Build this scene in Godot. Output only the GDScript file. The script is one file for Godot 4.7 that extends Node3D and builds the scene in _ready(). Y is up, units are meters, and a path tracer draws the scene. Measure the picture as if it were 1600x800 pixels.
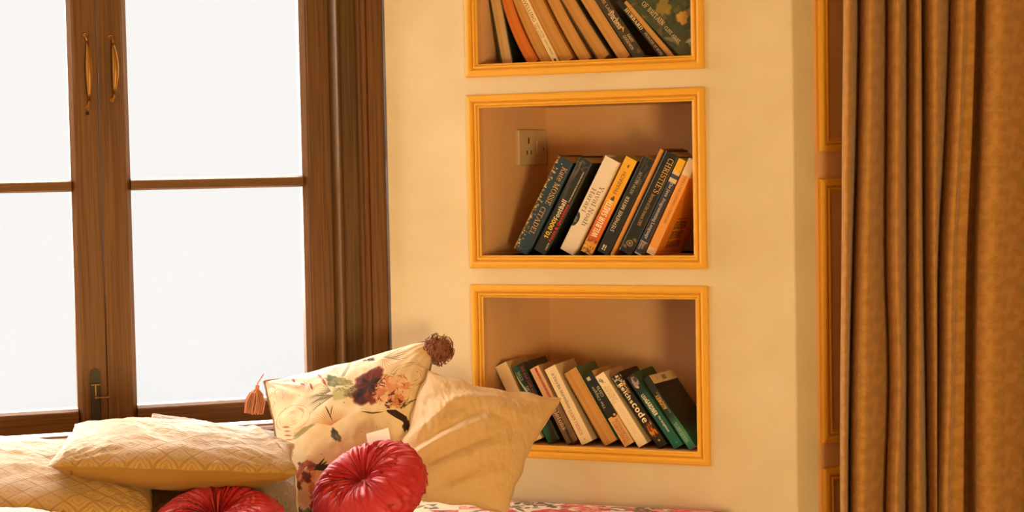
extends Node3D
# A window seat in a bay: wooden casement window, a corner wall with three book niches, cushions, a curtain.

var M := {}
var rng := RandomNumberGenerator.new()
var names := {}
# plan directions of the two walls of the bay (window wall and niche wall) and the corner between them
const CORNER := Vector3(-0.2853, 0, -4.1876)
var WIN := Transform3D()      # x along the window wall, z into the room
var NIC := Transform3D()      # x along the niche wall, z into the room
var PAN := Transform3D()      # panelled wall beyond the pillar


func _ready() -> void:
	rng.seed = 7
	# ---- camera
	var cam := Camera3D.new()
	cam.name = "camera"
	cam.fov = 2.0 * rad_to_deg(atan(400.0 / 2800.0))
	cam.near = 0.05
	cam.far = 100.0
	cam.transform = Transform3D(Basis(Vector3(0.999812, -0.019347, 0.000983), Vector3(0.019372, 0.998523, -0.050758), Vector3(0.0, 0.050767, 0.998711)), Vector3(0, 1.25, 0))
	add_child(cam)
	cam.current = true
	# ---- sky and exposure
	var we := WorldEnvironment.new()
	we.name = "world"
	var env := Environment.new()
	env.background_mode = Environment.BG_COLOR
	env.background_color = Color(0.972, 0.972, 0.968)
	env.background_energy_multiplier = 1.03
	env.tonemap_mode = Environment.TONE_MAPPER_LINEAR
	env.tonemap_exposure = 0.97
	env.sdfgi_enabled = true
	env.ssao_enabled = true
	env.ssil_enabled = true
	we.environment = env
	add_child(we)
	# ---- sun through the garden door at the right, falling on the floor
	var sun := DirectionalLight3D.new()
	sun.name = "sun"
	sun.light_color = Color(1.0, 0.93, 0.80)
	sun.light_energy = 8.0
	sun.light_angular_distance = 2.0
	sun.shadow_enabled = true
	sun.look_at_from_position(Vector3.ZERO, Vector3(-0.95, -1.80, -2.20))
	add_child(sun)
	WIN = Transform3D(Basis(Vector3(0.95372, 0, -0.30071), Vector3.UP, Vector3(0.30071, 0, 0.95372)), CORNER)
	NIC = Transform3D(Basis(Vector3(0.92718, 0, 0.37461), Vector3.UP, Vector3(-0.37461, 0, 0.92718)), CORNER)
	PAN = Transform3D(Basis(Vector3(0.95372, 0, -0.30071), Vector3.UP, Vector3(0.30071, 0, 0.95372)), NIC * Vector3(0.9919, 0, -0.0584))
	# ---- daylight through the window, the garden doorway and an added, unseen side opening
	daylight("window_daylight", WIN * Transform3D(Basis.IDENTITY, Vector3(-0.80, 1.70, -0.80)), Vector2(2.0, 1.8), 24.0, Color(1.0, 0.985, 0.955), Vector3(0.20, -0.45, 0.87))
	daylight("door_daylight", Transform3D(Basis.IDENTITY, Vector3(1.33, 0.45, 0.5)), Vector2(1.0, 0.8), 13.0, Color(1.0, 0.885, 0.60), Vector3(-0.25, 0.06, -0.96))
	daylight("side_window_daylight", Transform3D(Basis.IDENTITY, Vector3(-2.12, 1.45, -2.7)), Vector2(1.2, 1.3), 1.0, Color(1.0, 0.90, 0.70), Vector3(1.0, -0.1, -0.35))
	materials()
	room()
	window()
	niche_frames()
	seat()
	books_top()
	books_middle()
	books_bottom()
	socket()
	cushions()
	curtain()


func daylight(called: String, t: Transform3D, size: Vector2, energy: float, c: Color, toward: Vector3) -> void:
	var l := AreaLight3D.new()
	l.name = called
	l.area_size = size
	l.light_energy = energy
	l.light_color = c
	l.shadow_enabled = true
	l.area_range = 12.0
	var b := (WIN.basis if called.begins_with("window") else Basis.IDENTITY)
	l.transform = Transform3D(Basis.looking_at((b * toward).normalized(), Vector3.UP), t.origin)
	add_child(l)


# ------------------------------------------------------------------ helpers
func numbered(called: String) -> String:
	names[called] = names.get(called, -1) + 1
	return called if names[called] == 0 else "%s_%03d" % [called, names[called]]


func thing(called: String, label: String, category: String, t := Transform3D.IDENTITY, group := "") -> Node3D:
	var o := Node3D.new()
	o.name = numbered(called)
	o.transform = t
	add_child(o)
	tag(o, label, category, group)
	return o


func tag(o: Node, label: String, category: String, group := "") -> void:
	o.set_meta("label", label)
	o.set_meta("category", category)
	if group:
		o.set_meta("group", group)


func part(called: String, mesh: Mesh, mat: Material, parent: Node = self, t := Transform3D.IDENTITY) -> MeshInstance3D:
	var o := MeshInstance3D.new()
	o.name = numbered(called) if parent == self else called
	o.mesh = mesh
	if mat:
		o.material_override = mat
	o.transform = t
	o.cast_shadow = GeometryInstance3D.SHADOW_CASTING_SETTING_ON
	parent.add_child(o, true)
	return o


func setting(called: String, mesh: Mesh, mat: Material, label: String, t := Transform3D.IDENTITY) -> MeshInstance3D:
	var o := part(called, mesh, mat, self, t)
	o.set_meta("kind", "structure")
	tag(o, label, called.split("_")[0])
	return o


func surf() -> SurfaceTool:
	var st := SurfaceTool.new()
	st.begin(Mesh.PRIMITIVE_TRIANGLES)
	st.set_smooth_group(-1)
	return st


func done(st: SurfaceTool, into: ArrayMesh = null) -> ArrayMesh:
	st.generate_normals()
	return st.commit(into) if into else st.commit()


# one triangle whose front looks along n
func tri(st: SurfaceTool, a: Vector3, b: Vector3, c: Vector3, n: Vector3, ua := Vector2.ZERO, ub := Vector2.ZERO, uc := Vector2.ZERO) -> void:
	if (b - a).cross(c - a).dot(n) > 0.0:
		var k := b
		b = c
		c = k
		var w := ub
		ub = uc
		uc = w
	st.set_uv(ua)
	st.add_vertex(a)
	st.set_uv(ub)
	st.add_vertex(b)
	st.set_uv(uc)
	st.add_vertex(c)


func quad(st: SurfaceTool, a: Vector3, b: Vector3, c: Vector3, d: Vector3, n: Vector3, uvs := [Vector2(0, 0), Vector2(1, 0), Vector2(1, 1), Vector2(0, 1)]) -> void:
	tri(st, a, b, c, n, uvs[0], uvs[1], uvs[2])
	tri(st, a, c, d, n, uvs[0], uvs[2], uvs[3])


# box between two corners with chamfered edges
func cbox(st: SurfaceTool, lo: Vector3, hi: Vector3, c: float, t := Transform3D.IDENTITY) -> void:
	var m := (lo + hi) / 2.0
	var h := (hi - lo) / 2.0
	c = minf(c, minf(h.x, minf(h.y, h.z)) * 0.9)
	var p := func(x: int, y: int, z: int, k: int) -> Vector3:
		var v := Vector3(x * h.x, y * h.y, z * h.z)
		for i in 3:
			if i != k:
				v[i] -= signf(v[i]) * c
		return t * (m + v)
	for k in 3:
		for s in [-1, 1]:
			var q := []
			for e in [[-1, -1], [1, -1], [1, 1], [-1, 1]]:
				var g := [0, 0, 0]
				g[k] = s
				g[(k + 1) % 3] = e[0]
				g[(k + 2) % 3] = e[1]
				q.append(p.call(g[0], g[1], g[2], k))
			var n := Vector3.ZERO
			n[k] = s
			quad(st, q[0], q[1], q[2], q[3], t.basis * n)
	if c <= 0.0:
		return
	for k in 3:
		var i := (k + 1) % 3
		var j := (k + 2) % 3
		for s in [-1, 1]:
			for r in [-1, 1]:
				var a := [0, 0, 0]
				var b := [0, 0, 0]
				a[i] = s
				a[j] = r
				b[i] = s
				b[j] = r
				a[k] = -1
				b[k] = 1
				var n := Vector3.ZERO
				n[i] = s
				n[j] = r
				quad(st, p.call(a[0], a[1], a[2], i), p.call(b[0], b[1], b[2], i), p.call(b[0], b[1], b[2], j), p.call(a[0], a[1], a[2], j), t.basis * n)
	for x in [-1, 1]:
		for y in [-1, 1]:
			for z in [-1, 1]:
				tri(st, p.call(x, y, z, 0), p.call(x, y, z, 1), p.call(x, y, z, 2), t.basis * Vector3(x, y, z))


func box_mesh(lo: Vector3, hi: Vector3, c: float) -> ArrayMesh:
	var st := surf()
	cbox(st, lo, hi, c)
	return done(st)


# polygon in the x-y plane of t, pushed along z from z0 to z1; k0, k1 shear the ends by x (mitres)
func prism(st: SurfaceTool, poly: PackedVector2Array, z0: float, z1: float, t := Transform3D.IDENTITY, k0 := 0.0, k1 := 0.0) -> void:
	var area := 0.0
	for i in poly.size():
		area += poly[i].cross(poly[(i + 1) % poly.size()])
	var at := func(p: Vector2, e: int) -> Vector3:
		return t * Vector3(p.x, p.y, z0 + k0 * p.x if e == 0 else z1 + k1 * p.x)
	for i in poly.size():
		var a := poly[i]
		var b := poly[(i + 1) % poly.size()]
		var e := (b - a) * signf(area)
		quad(st, at.call(a, 0), at.call(b, 0), at.call(b, 1), at.call(a, 1), t.basis * Vector3(e.y, -e.x, 0))
	var ids := Geometry2D.triangulate_polygon(poly)
	for i in range(0, ids.size(), 3):
		for e in 2:
			tri(st, at.call(poly[ids[i]], e), at.call(poly[ids[i + 1]], e), at.call(poly[ids[i + 2]], e), t.basis * Vector3(0, 0, -1 if e == 0 else 1))


# upright prism over a plan polygon given as (x, z)
func column(st: SurfaceTool, plan: Array, y0: float, y1: float, t: Transform3D) -> void:
	var poly := PackedVector2Array()
	for p in plan:
		poly.append(Vector2(p[0], p[1]))
	prism(st, poly, -y1, -y0, t * Transform3D(Basis(Vector3.RIGHT, Vector3.BACK, Vector3.DOWN), Vector3.ZERO))


# smooth sheet over (u, v) in 0..1; f gives the place
func sheet(nu: int, nv: int, f: Callable, flip := false, uvscale := Vector2.ONE, into: ArrayMesh = null) -> ArrayMesh:
	var pos := PackedVector3Array()
	var uv := PackedVector2Array()
	var nor := PackedVector3Array()
	var idx := PackedInt32Array()
	for j in nv + 1:
		for i in nu + 1:
			var p: Vector3 = f.call(float(i) / nu, float(j) / nv)
			pos.append(p)
			uv.append(Vector2(float(i) / nu, float(j) / nv) * uvscale)
	nor.resize(pos.size())
	for j in nv:
		for i in nu:
			var a := j * (nu + 1) + i
			var b := a + 1
			var c := a + nu + 2
			var d := a + nu + 1
			var n := (pos[c] - pos[a]).cross(pos[b] - pos[d])
			if flip:
				n = -n
			nor[a] += n
			nor[b] += n
			nor[c] += n
			nor[d] += n
			if flip:
				idx.append_array([a, c, b, a, d, c])
			else:
				idx.append_array([a, b, c, a, c, d])
	if pos[0].is_equal_approx(pos[nu]) and pos[(nu + 1) * (nv / 2)].is_equal_approx(pos[(nu + 1) * (nv / 2) + nu]):
		for j in nv + 1:   # a closed ring
			var s := nor[j * (nu + 1)] + nor[j * (nu + 1) + nu]
			nor[j * (nu + 1)] = s
			nor[j * (nu + 1) + nu] = s
	for i in nor.size():
		nor[i] = nor[i].normalized() if nor[i].length() > 1e-12 else Vector3.UP
	var arr := []
	arr.resize(Mesh.ARRAY_MAX)
	arr[Mesh.ARRAY_VERTEX] = pos
	arr[Mesh.ARRAY_NORMAL] = nor
	arr[Mesh.ARRAY_TEX_UV] = uv
	arr[Mesh.ARRAY_INDEX] = idx
	var m := into if into else ArrayMesh.new()
	m.add_surface_from_arrays(Mesh.PRIMITIVE_TRIANGLES, arr)
	return m


# smooth tube along points; radii may vary
func tube(st: SurfaceTool, pts: Array, r0: float, r1: float, sides := 6) -> void:
	var rings := []
	for i in pts.size():
		var a: Vector3 = pts[maxi(i - 1, 0)]
		var b: Vector3 = pts[mini(i + 1, pts.size() - 1)]
		var d := (b - a).normalized()
		var x := d.cross(Vector3(0.31, 0.17, 0.93)).normalized()
		var y := d.cross(x)
		var r := lerpf(r0, r1, float(i) / maxf(pts.size() - 1, 1))
		var ring := []
		for k in sides:
			var w := TAU * k / sides
			ring.append([pts[i] + (x * cos(w) + y * sin(w)) * r, x * cos(w) + y * sin(w)])
		rings.append(ring)
	for i in rings.size() - 1:
		for k in sides:
			var q := (k + 1) % sides
			quad(st, rings[i][k][0], rings[i][q][0], rings[i + 1][q][0], rings[i + 1][k][0], rings[i][k][1] + rings[i][q][1])
	for e in [0, rings.size() - 1]:
		var n: Vector3 = (pts[0] - pts[1]) if e == 0 else (pts[-1] - pts[-2])
		for k in range(1, sides - 1):
			tri(st, rings[e][0][0], rings[e][k][0], rings[e][k + 1][0], n)


# lathe round the local y axis: profile of (radius, height)
func lathe(prof: Array, sides := 32) -> ArrayMesh:
	return sheet(sides, prof.size() - 1, func(u: float, v: float) -> Vector3:
		var p: Vector2 = prof[roundi(v * (prof.size() - 1))]
		return Vector3(cos(u * TAU) * p.x, p.y, sin(u * TAU) * p.x), false)


func mat(c: Color, rough := 0.8, extra := {}) -> StandardMaterial3D:
	var m := StandardMaterial3D.new()
	m.albedo_color = c
	m.roughness = rough
	for k in extra:
		m.set(k, extra[k])
	return m


func rgb(r: int, g: int, b: int) -> Color:
	return Color(r / 255.0, g / 255.0, b / 255.0)


# ------------------------------------------------------------------ painting of prints
func canvas(w: int, h: int, c: Color) -> Image:
	var im := Image.create(w, h, false, Image.FORMAT_RGB8)
	im.fill(c)
	return im


func tex(im: Image) -> ImageTexture:
	return ImageTexture.create_from_image(im)


# soft-edged, ragged ellipse
func blob(im: Image, cx: float, cy: float, rx: float, ry: float, turn: float, c: Color, strength := 1.0, ragged := 0.15, soft := 0.25) -> void:
	var w := im.get_width()
	var h := im.get_height()
	var R := maxf(rx, ry) * (1.0 + ragged)
	var co := cos(turn)
	var si := sin(turn)
	var p1 := rng.randf() * TAU
	var p2 := rng.randf() * TAU
	for y in range(maxi(0, int(cy - R)), mini(h, int(cy + R) + 1)):
		for x in range(maxi(0, int(cx - R)), mini(w, int(cx + R) + 1)):
			var dx := x - cx
			var dy := y - cy
			var a := (dx * co + dy * si) / rx
			var b := (-dx * si + dy * co) / ry
			var an := atan2(b, a)
			var d := sqrt(a * a + b * b) / (1.0 + ragged * (0.6 * sin(3.0 * an + p1) + 0.4 * sin(7.0 * an + p2)))
			if d < 1.0:
				var k := strength * clampf((1.0 - d) / soft, 0.0, 1.0)
				im.set_pixel(x, y, im.get_pixel(x, y).lerp(c, k))


func stroke(im: Image, pts: Array, width: float, c: Color, strength := 1.0, taper := true) -> void:
	for i in pts.size() - 1:
		var a: Vector2 = pts[i]
		var b: Vector2 = pts[i + 1]
		var n := maxi(2, int(a.distance_to(b)))
		for k in n:
			var t := float(k) / n
			var p := a.lerp(b, t)
			var whole := (i + t) / (pts.size() - 1)
			var r := width * (sin(PI * clampf(whole * 0.9 + 0.08, 0, 1)) if taper else 1.0) * 0.5
			for y in range(int(p.y - r), int(p.y + r) + 1):
				for x in range(int(p.x - r), int(p.x + r) + 1):
					if x >= 0 and y >= 0 and x < im.get_width() and y < im.get_height():
						if Vector2(x, y).distance_to(p) <= r + 0.5:
							im.set_pixel(x, y, im.get_pixel(x, y).lerp(c, strength * 0.7))


func noise(freq: float, octaves := 3, sd := 1) -> FastNoiseLite:
	var n := FastNoiseLite.new()
	n.noise_type = FastNoiseLite.TYPE_SIMPLEX_SMOOTH
	n.frequency = freq
	n.fractal_octaves = octaves
	n.seed = sd
	return n


func noise_tex(freq: float, octaves: int, a: Color, b: Color, sd := 1, size := 512) -> NoiseTexture2D:
	var t := NoiseTexture2D.new()
	t.width = size
	t.height = size
	t.seamless = true
	t.generate_mipmaps = false
	t.noise = noise(freq, octaves, sd)
	var g := Gradient.new()
	g.set_color(0, a)
	g.set_color(1, b)
	t.color_ramp = g
	return t


func materials() -> void:
	# plaster
	var bumps := noise_tex(0.012, 4, Color.BLACK, Color.WHITE, 3)
	var stain := noise_tex(0.006, 4, rgb(220, 203, 172), rgb(234, 221, 194), 5)
	M.wall = mat(Color.WHITE, 0.75, {"albedo_texture": stain, "uv1_triplanar": true, "uv1_world_triplanar": true, "uv1_scale": Vector3.ONE * 1.3, "heightmap_enabled": true, "heightmap_texture": bumps, "heightmap_scale": 0.35})
	M.niche = mat(rgb(226, 178, 132), 0.8, {"heightmap_enabled": true, "heightmap_texture": bumps, "heightmap_scale": 0.25, "uv1_triplanar": true, "uv1_world_triplanar": true, "uv1_scale": Vector3.ONE * 1.3})
	M.plain_wall = mat(rgb(190, 164, 122), 0.85)
	M.ceiling = mat(rgb(200, 176, 138), 0.9)
	M.floor = mat(rgb(214, 182, 140), 0.6)
	# wood, grain upright or lying
	var up := grain(256, 512)
	M.wood = mat(rgb(116, 78, 32), 0.5, {"albedo_texture": up, "uv1_triplanar": true, "uv1_scale": Vector3(9.0, 1.6, 9.0), "metallic_specular": 0.38})
	M.wood_shaded = mat(rgb(100, 70, 27), 0.5, {"albedo_texture": up, "uv1_triplanar": true, "uv1_scale": Vector3(9.0, 1.6, 9.0), "metallic_specular": 0.38})  # same wood, with the shade of the backlit jamb put into its colour
	M.wood_lying = mat(rgb(116, 78, 32), 0.5, {"albedo_texture": tex(turned(up)), "uv1_triplanar": true, "uv1_scale": Vector3(1.6, 9.0, 9.0), "metallic_specular": 0.38})
	M.yellow = mat(rgb(236, 176, 58), 0.4, {"heightmap_enabled": true, "heightmap_texture": bumps, "heightmap_scale": 0.06, "uv1_triplanar": true, "uv1_world_triplanar": true, "uv1_scale": Vector3.ONE * 5.0})
	M.glass = mat(Color(1, 1, 1, 0.03), 0.0, {"metallic_specular": 0.02, "transparency": BaseMaterial3D.TRANSPARENCY_ALPHA})
	M.brass = mat(rgb(150, 105, 50), 0.4, {"metallic": 0.8})
	M.iron = mat(rgb(52, 44, 30), 0.5, {"metallic": 0.5})
	M.plastic = mat(rgb(206, 180, 140), 0.5)
	M.dark = mat(rgb(25, 20, 15), 0.9)
	var lines := canvas(64, 8, rgb(232, 204, 158))
	for x in 64:
		var c := rgb(232, 204, 158).darkened(rng.randf() * 0.22)
		for y in 8:
			lines.set_pixel(x, y, c)
	M.pages = mat(Color.WHITE, 0.9, {"albedo_texture": tex(lines)})
	M.pages_orange = mat(rgb(255, 165, 90), 0.9, {"albedo_texture": tex(lines)})
	M.pages_pale = mat(rgb(255, 242, 225), 0.9, {"albedo_texture": tex(lines)})
	M.pages_tan = mat(rgb(244, 205, 150), 0.9, {"albedo_texture": tex(lines)})


func grain(w: int, h: int) -> ImageTexture:
	var im := canvas(w, h, Color.WHITE)
	var n := noise(0.03, 4, 11)
	var f := noise(0.09, 2, 12)
	for y in h:
		for x in w:
			# wraps in y through a circle
			var a := TAU * y / h
			var bx := TAU * x / w
			var v := 0.5 + 0.5 * n.get_noise_3d(cos(bx) * 60.0, sin(bx) * 60.0 + cos(a) * 8.0, sin(a) * 8.0)
			v = v * 0.7 + 0.3 * (0.5 + 0.5 * f.get_noise_3d(cos(bx) * 160.0, sin(bx) * 160.0 + cos(a) * 4.0, sin(a) * 4.0))
			var c := rgb(196, 178, 160).lerp(rgb(255, 250, 244), smoothstep(0.25, 0.7, v))
			im.set_pixel(x, y, c)
	return tex(im)


func turned(t: ImageTexture) -> Image:
	var im := t.get_image().duplicate() as Image
	im.rotate_90(CLOCKWISE)
	return im


# ------------------------------------------------------------------ the room
func room() -> void:
	setting("floor", box_mesh(Vector3(-2.6, -0.2, -5.2), Vector3(2.8, 0, 1.9), 0), M.floor, "warm terracotta floor of the room")
	setting("ceiling", box_mesh(Vector3(-2.6, 2.7, -5.2), Vector3(2.8, 2.9, 1.9), 0), M.ceiling, "plain pale ceiling of the room")
	# window wall, with its opening
	var st := surf()
	cbox(st, Vector3(-2.2, 0, -0.3), Vector3(0.3, 0.645, 0), 0, WIN)
	cbox(st, Vector3(-2.2, 1.945, -0.3), Vector3(0.3, 2.7, 0), 0, WIN)
	cbox(st, Vector3(-2.2, 0.645, -0.3), Vector3(-1.297, 1.945, 0), 0, WIN)
	setting("wall_window", done(st), M.wall, "cream plaster wall round the wooden window")
	# niche wall: columns, bands between the niches, and a back
	st = surf()
	column(st, [[0.0, 0.0], [0.232, 0.0], [0.232, -0.02], [0.285, -0.31], [-0.25, -0.31]], 0, 2.7, NIC)
	for y in [[0.0, 1.4735], [1.868, 2.7]]:
		column(st, [[0.742, 0.0], [0.958, 0.0], [0.961, -0.002], [0.9919, -0.0584], [0.97, -0.4], [0.742, -0.4]], y[0], y[1], NIC)
	# the topmost niche is wider than its opening
	column(st, [[0.742, 0.0], [0.958, 0.0], [0.961, -0.002], [0.9919, -0.0584], [0.97, -0.4], [0.742, -0.4], [0.742, -0.29], [0.87, -0.29], [0.87, -0.02], [0.742, -0.02]], 1.4735, 1.868, NIC)
	for b in [[0.0, 0.606], [0.956, 1.0395], [1.387, 1.4735], [1.868, 2.7]]:
		cbox(st, Vector3(0.232, b[0], -0.30), Vector3(0.742, b[1], 0), 0, NIC)
	cbox(st, Vector3(0.2, 0, -0.4), Vector3(0.90, 2.7, -0.29), 0, NIC)
	var nw := setting("wall_niche", done(st), M.wall, "cream plaster corner wall with three book niches cut into it")
	for b in [[0.606, 0.956], [1.0395, 1.387], [1.4735, 1.868]]:   # the niches are lined in a darker pinkish paint
		st = surf()
		var e := 0.0012
		column(st, [[0.2318, -0.0005], [0.2335, -0.0005], [0.2335, -0.021], [0.2865, -0.2885], [0.2850, -0.2900], [0.2318, -0.0200]], b[0], b[1], NIC)
		var right := 0.87 if b[0] > 1.4 else 0.742
		cbox(st, Vector3(right - e, b[0], -0.289), Vector3(right + 0.0005, b[1], -0.0005 if right < 0.8 else -0.0205), 0, NIC)
		cbox(st, Vector3(0.27, b[0], -0.2905), Vector3(right, b[1], -0.2888), 0, NIC)
		for f in [[0.742, -0.0005], [right, -0.0205]]:
			cbox(st, Vector3(0.232 if f[0] < 0.8 else 0.742, b[0] - 0.0002, -0.289), Vector3(f[0], b[0] + 0.0004, f[1]), 0, NIC)
			cbox(st, Vector3(0.232 if f[0] < 0.8 else 0.742, b[1] - e, -0.289), Vector3(f[0], b[1] + 0.0004, f[1]), 0, NIC)
		part("niche_lining", done(st), M.niche, nw)
	st = surf()
	cbox(st, Vector3(-0.02, 0, -0.15), Vector3(0.70, 2.7, 0), 0, PAN)
	setting("wall_panelled", done(st), M.niche, "pinkish tan wall with yellow panel mouldings behind the curtain")
	st = surf()
	cbox(st, Vector3(-2.3, 0, -5.0), Vector3(-2.05, 2.7, -3.35), 0)
	cbox(st, Vector3(-2.3, 0, -2.05), Vector3(-2.05, 2.7, 1.7), 0)
	cbox(st, Vector3(-2.3, 0, -3.35), Vector3(-2.05, 0.75, -2.05), 0)
	cbox(st, Vector3(-2.3, 2.15, -3.35), Vector3(-2.05, 2.7, -2.05), 0)
	setting("wall_left", done(st), M.plain_wall, "plain cream wall at the window end with an opening added for side light")
	st = surf()
	cbox(st, Vector3(-2.3, 0, 1.3), Vector3(1.5, 2.7, 1.5), 0)
	setting("wall_back", done(st), M.plain_wall, "plain cream wall behind the viewer")
	st = surf()   # with the doorway that the sun comes through
	cbox(st, Vector3(1.25, 0, -5.0), Vector3(1.42, 2.7, -0.1), 0)
	cbox(st, Vector3(1.25, 0, 1.1), Vector3(1.42, 2.7, 1.5), 0)
	cbox(st, Vector3(1.25, 2.1, -0.1), Vector3(1.42, 2.7, 1.1), 0)
	setting("wall_right", done(st), M.plain_wall, "plain cream wall beyond the curtain with the garden doorway")
	st = surf()
	cbox(st, Vector3(1.43, -0.25, -4), Vector3(6, -0.02, 3), 0)
	setting("floor_terrace", done(st), mat(rgb(150, 120, 84), 0.9), "terrace outside the garden doorway")


func window() -> void:
	var w := Node3D.new()
	w.name = "window_1"
	w.transform = WIN
	w.set_meta("kind", "structure")
	tag(w, "brown wooden casement window of two leaves with brass pulls", "window")
	add_child(w)
	# upright prisms: polygon in (x, z), x along the wall
	var jamb := [[-0.1188, -0.13], [-0.1188, -0.074], [-0.1125, -0.034], [-0.1112, -0.028], [-0.1095, -0.0255], [-0.106, -0.0243], [-0.1028, -0.0255], [-0.1012, -0.029], [-0.0998, -0.0315], [-0.066, -0.0315], [-0.066, -0.13]]
	var arch := [[-0.0665, -0.04], [-0.0655, -0.028], [-0.0630, -0.0205], [-0.0595, -0.0175], [-0.0572, -0.0172], [-0.0560, -0.0105], [-0.0530, -0.004], [-0.0490, -0.0012], [-0.0455, -0.0025], [-0.0447, -0.006], [-0.0437, -0.0015], [-0.0425, 0.0], [-0.0110, 0.0], [-0.0096, -0.0015], [-0.0093, -0.013], [-0.0025, -0.013], [-0.0025, -0.04]]
	for side in 2:
		var st := surf()
		column(st, flipped(jamb, side), 0.645, 1.945, Transform3D.IDENTITY)
		part("jamb", done(st), M.wood_shaded, w)
		st = surf()
		column(st, flipped(arch, side), 0.60, 1.945, Transform3D.IDENTITY)
		part("architrave", done(st), M.wood, w)
	part("head", box_mesh(Vector3(-1.232, 1.87, -0.13), Vector3(-0.066, 1.945, -0.03), 0.004), M.wood_lying, w)
	# sill: a board with a lip and a groove under the leaves
	var sill := PackedVector2Array([Vector2(-0.14, 0.61), Vector2(-0.14, 0.652), Vector2(-0.075, 0.652), Vector2(-0.05, 0.6605), Vector2(-0.030, 0.661), Vector2(-0.0275, 0.655), Vector2(-0.0245, 0.655), Vector2(-0.0225, 0.6595), Vector2(-0.008, 0.658), Vector2(-0.001, 0.653), Vector2(0.0, 0.645), Vector2(0.0, 0.61)])
	var st2 := surf()
	prism(st2, sill, -1.232, -0.066, Transform3D(Basis(Vector3.BACK, Vector3.UP, Vector3.RIGHT), Vector3.ZERO))
	part("sill", done(st2), M.wood_lying, w)
	for side in 2:
		# stiles: outer and meeting
		var outer := [[-0.1198, -0.12], [-0.1198, -0.075], [-0.169, -0.075], [-0.1715, -0.0775], [-0.1735, -0.0775], [-0.1860, -0.089], [-0.1860, -0.12]]
		var meet := [[-0.6482, -0.12], [-0.6482, -0.0765], [-0.6465, -0.075], [-0.5965, -0.075], [-0.5945, -0.077], [-0.5930, -0.077], [-0.5828, -0.088], [-0.5828, -0.12]]
		for p in [outer, meet]:
			var st := surf()
			column(st, flipped(p, side), 0.664, 1.866, Transform3D.IDENTITY)
			part("stile", done(st), M.wood, w)
		var x0 := -0.5828
		var x1 := -0.1860
		if side == 1:
			x0 = -1.298 + 0.1860
			x1 = -1.298 + 0.5828
		# rails as profiles in (z, y)
		for r in [[0.664, 0.7150, 0.0, 1.0], [1.2085, 1.2350, 1.0, 1.0], [1.80, 1.866, 1.0, 0.0]]:
			var b: float = 0.0075 if r[1] - r[0] > 0.03 else 0.005
			var poly := PackedVector2Array([Vector2(-0.12, r[0]), Vector2(-0.087, r[0])])
			if r[2] > 0:
				poly.append_array([Vector2(-0.079, r[0] + b * 0.8), Vector2(-0.079, r[0] + b), Vector2(-0.0765, r[0] + b)])
			else:
				poly.append(Vector2(-0.0765, r[0]))
			if r[3] > 0:
				poly.append_array([Vector2(-0.0765, r[1] - b), Vector2(-0.079, r[1] - b), Vector2(-0.079, r[1] - b * 0.8), Vector2(-0.087, r[1])])
			else:
				poly.append(Vector2(-0.0765, r[1]))
			poly.append(Vector2(-0.12, r[1]))
			var st := surf()
			prism(st, poly, x0, x1, Transform3D(Basis(Vector3.BACK, Vector3.UP, Vector3.RIGHT), Vector3.ZERO))
			part("rail", done(st), M.wood_lying, w)
		for r in [[0.7150, 1.2085], [1.2350, 1.80]]:
			part("pane", box_mesh(Vector3(x0 - 0.004, r[0] - 0.004, -0.104), Vector3(x1 + 0.004, r[1] + 0.004, -0.101), 0), M.glass, w)
	# pulls
	for h in [[-0.6748, 1.5640, 1.3965, 0.0035], [-0.6200, 1.5600, 1.4120, 0.0]]:
		var top: float = h[1] - 0.004
		var bot: float = h[2] + 0.002
		var grip := sheet(14, 30, func(u: float, v: float) -> Vector3:
			var y := lerpf(top - 0.012, bot + 0.012, v)
			var r := 0.0026 + 0.0042 * pow(sin(PI * v), 1.3)
			var z := -0.073 + 0.0165 * smoothstep(0.0, 0.10, v) * smoothstep(1.0, 0.90, v) + 0.005 * sin(PI * v)
			var a := -u * TAU
			var rr := r * (1.0 + 0.10 * cos(a * 7.0))
			return Vector3(h[0] + 0.004 + 0.004 * sin(PI * v) * (1.0 if h[3] == 0.0 else 0.2) + cos(a) * rr, y, z + sin(a) * rr * 0.7))
		var g := part("pull_handle", grip, M.brass, w)
		for y in [top, bot]:
			part("boss", lathe([Vector2(0.0001, 0.0045), Vector2(0.0022, 0.0042), Vector2(0.0026, 0.003), Vector2(0.004, 0.0046), Vector2(0.0056, 0.0042), Vector2(0.0066, 0.002), Vector2(0.007, 0.0)], 20), M.brass, g, Transform3D(Basis(Vector3.RIGHT, Vector3.BACK, Vector3.DOWN), Vector3(h[0], y, -0.075)))
			part("screw", lathe([Vector2(0.0001, 0.0046), Vector2(0.0018, 0.0044), Vector2(0.0022, 0.0034)], 12), M.dark, g, Transform3D(Basis(Vector3.RIGHT, Vector3.BACK, Vector3.DOWN), Vector3(h[0], y, -0.0749)))
			var nk := surf()
			tube(nk, [Vector3(h[0], y, -0.072), Vector3(h[0] + 0.003, lerpf(y, (top + bot) / 2, 0.08), -0.067), Vector3(h[0] + 0.004, lerpf(y, (top + bot) / 2, 0.17), -0.061)], 0.0034, 0.0026, 8)
			part("neck", done(nk), M.brass, g)
	part("old_screw_hole", lathe([Vector2(0.0001, 0.0004), Vector2(0.004, 0.0004), Vector2(0.0045, 0.0)], 14), M.dark, w, Transform3D(Basis(Vector3.RIGHT, Vector3.BACK, Vector3.DOWN), Vector3(-0.6755, 1.385, -0.075)))
	# bolt at the foot of the meeting stile
	var plate := PackedVector2Array()
	for k in 13:
		plate.append(Vector2(0.0115 * cos(PI * k / 12.0), 0.060 + 0.0115 * sin(PI * k / 12.0)))
	plate.append_array([Vector2(-0.0115, -0.065), Vector2(0.0115, -0.065)])
	var st3 := surf()
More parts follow.
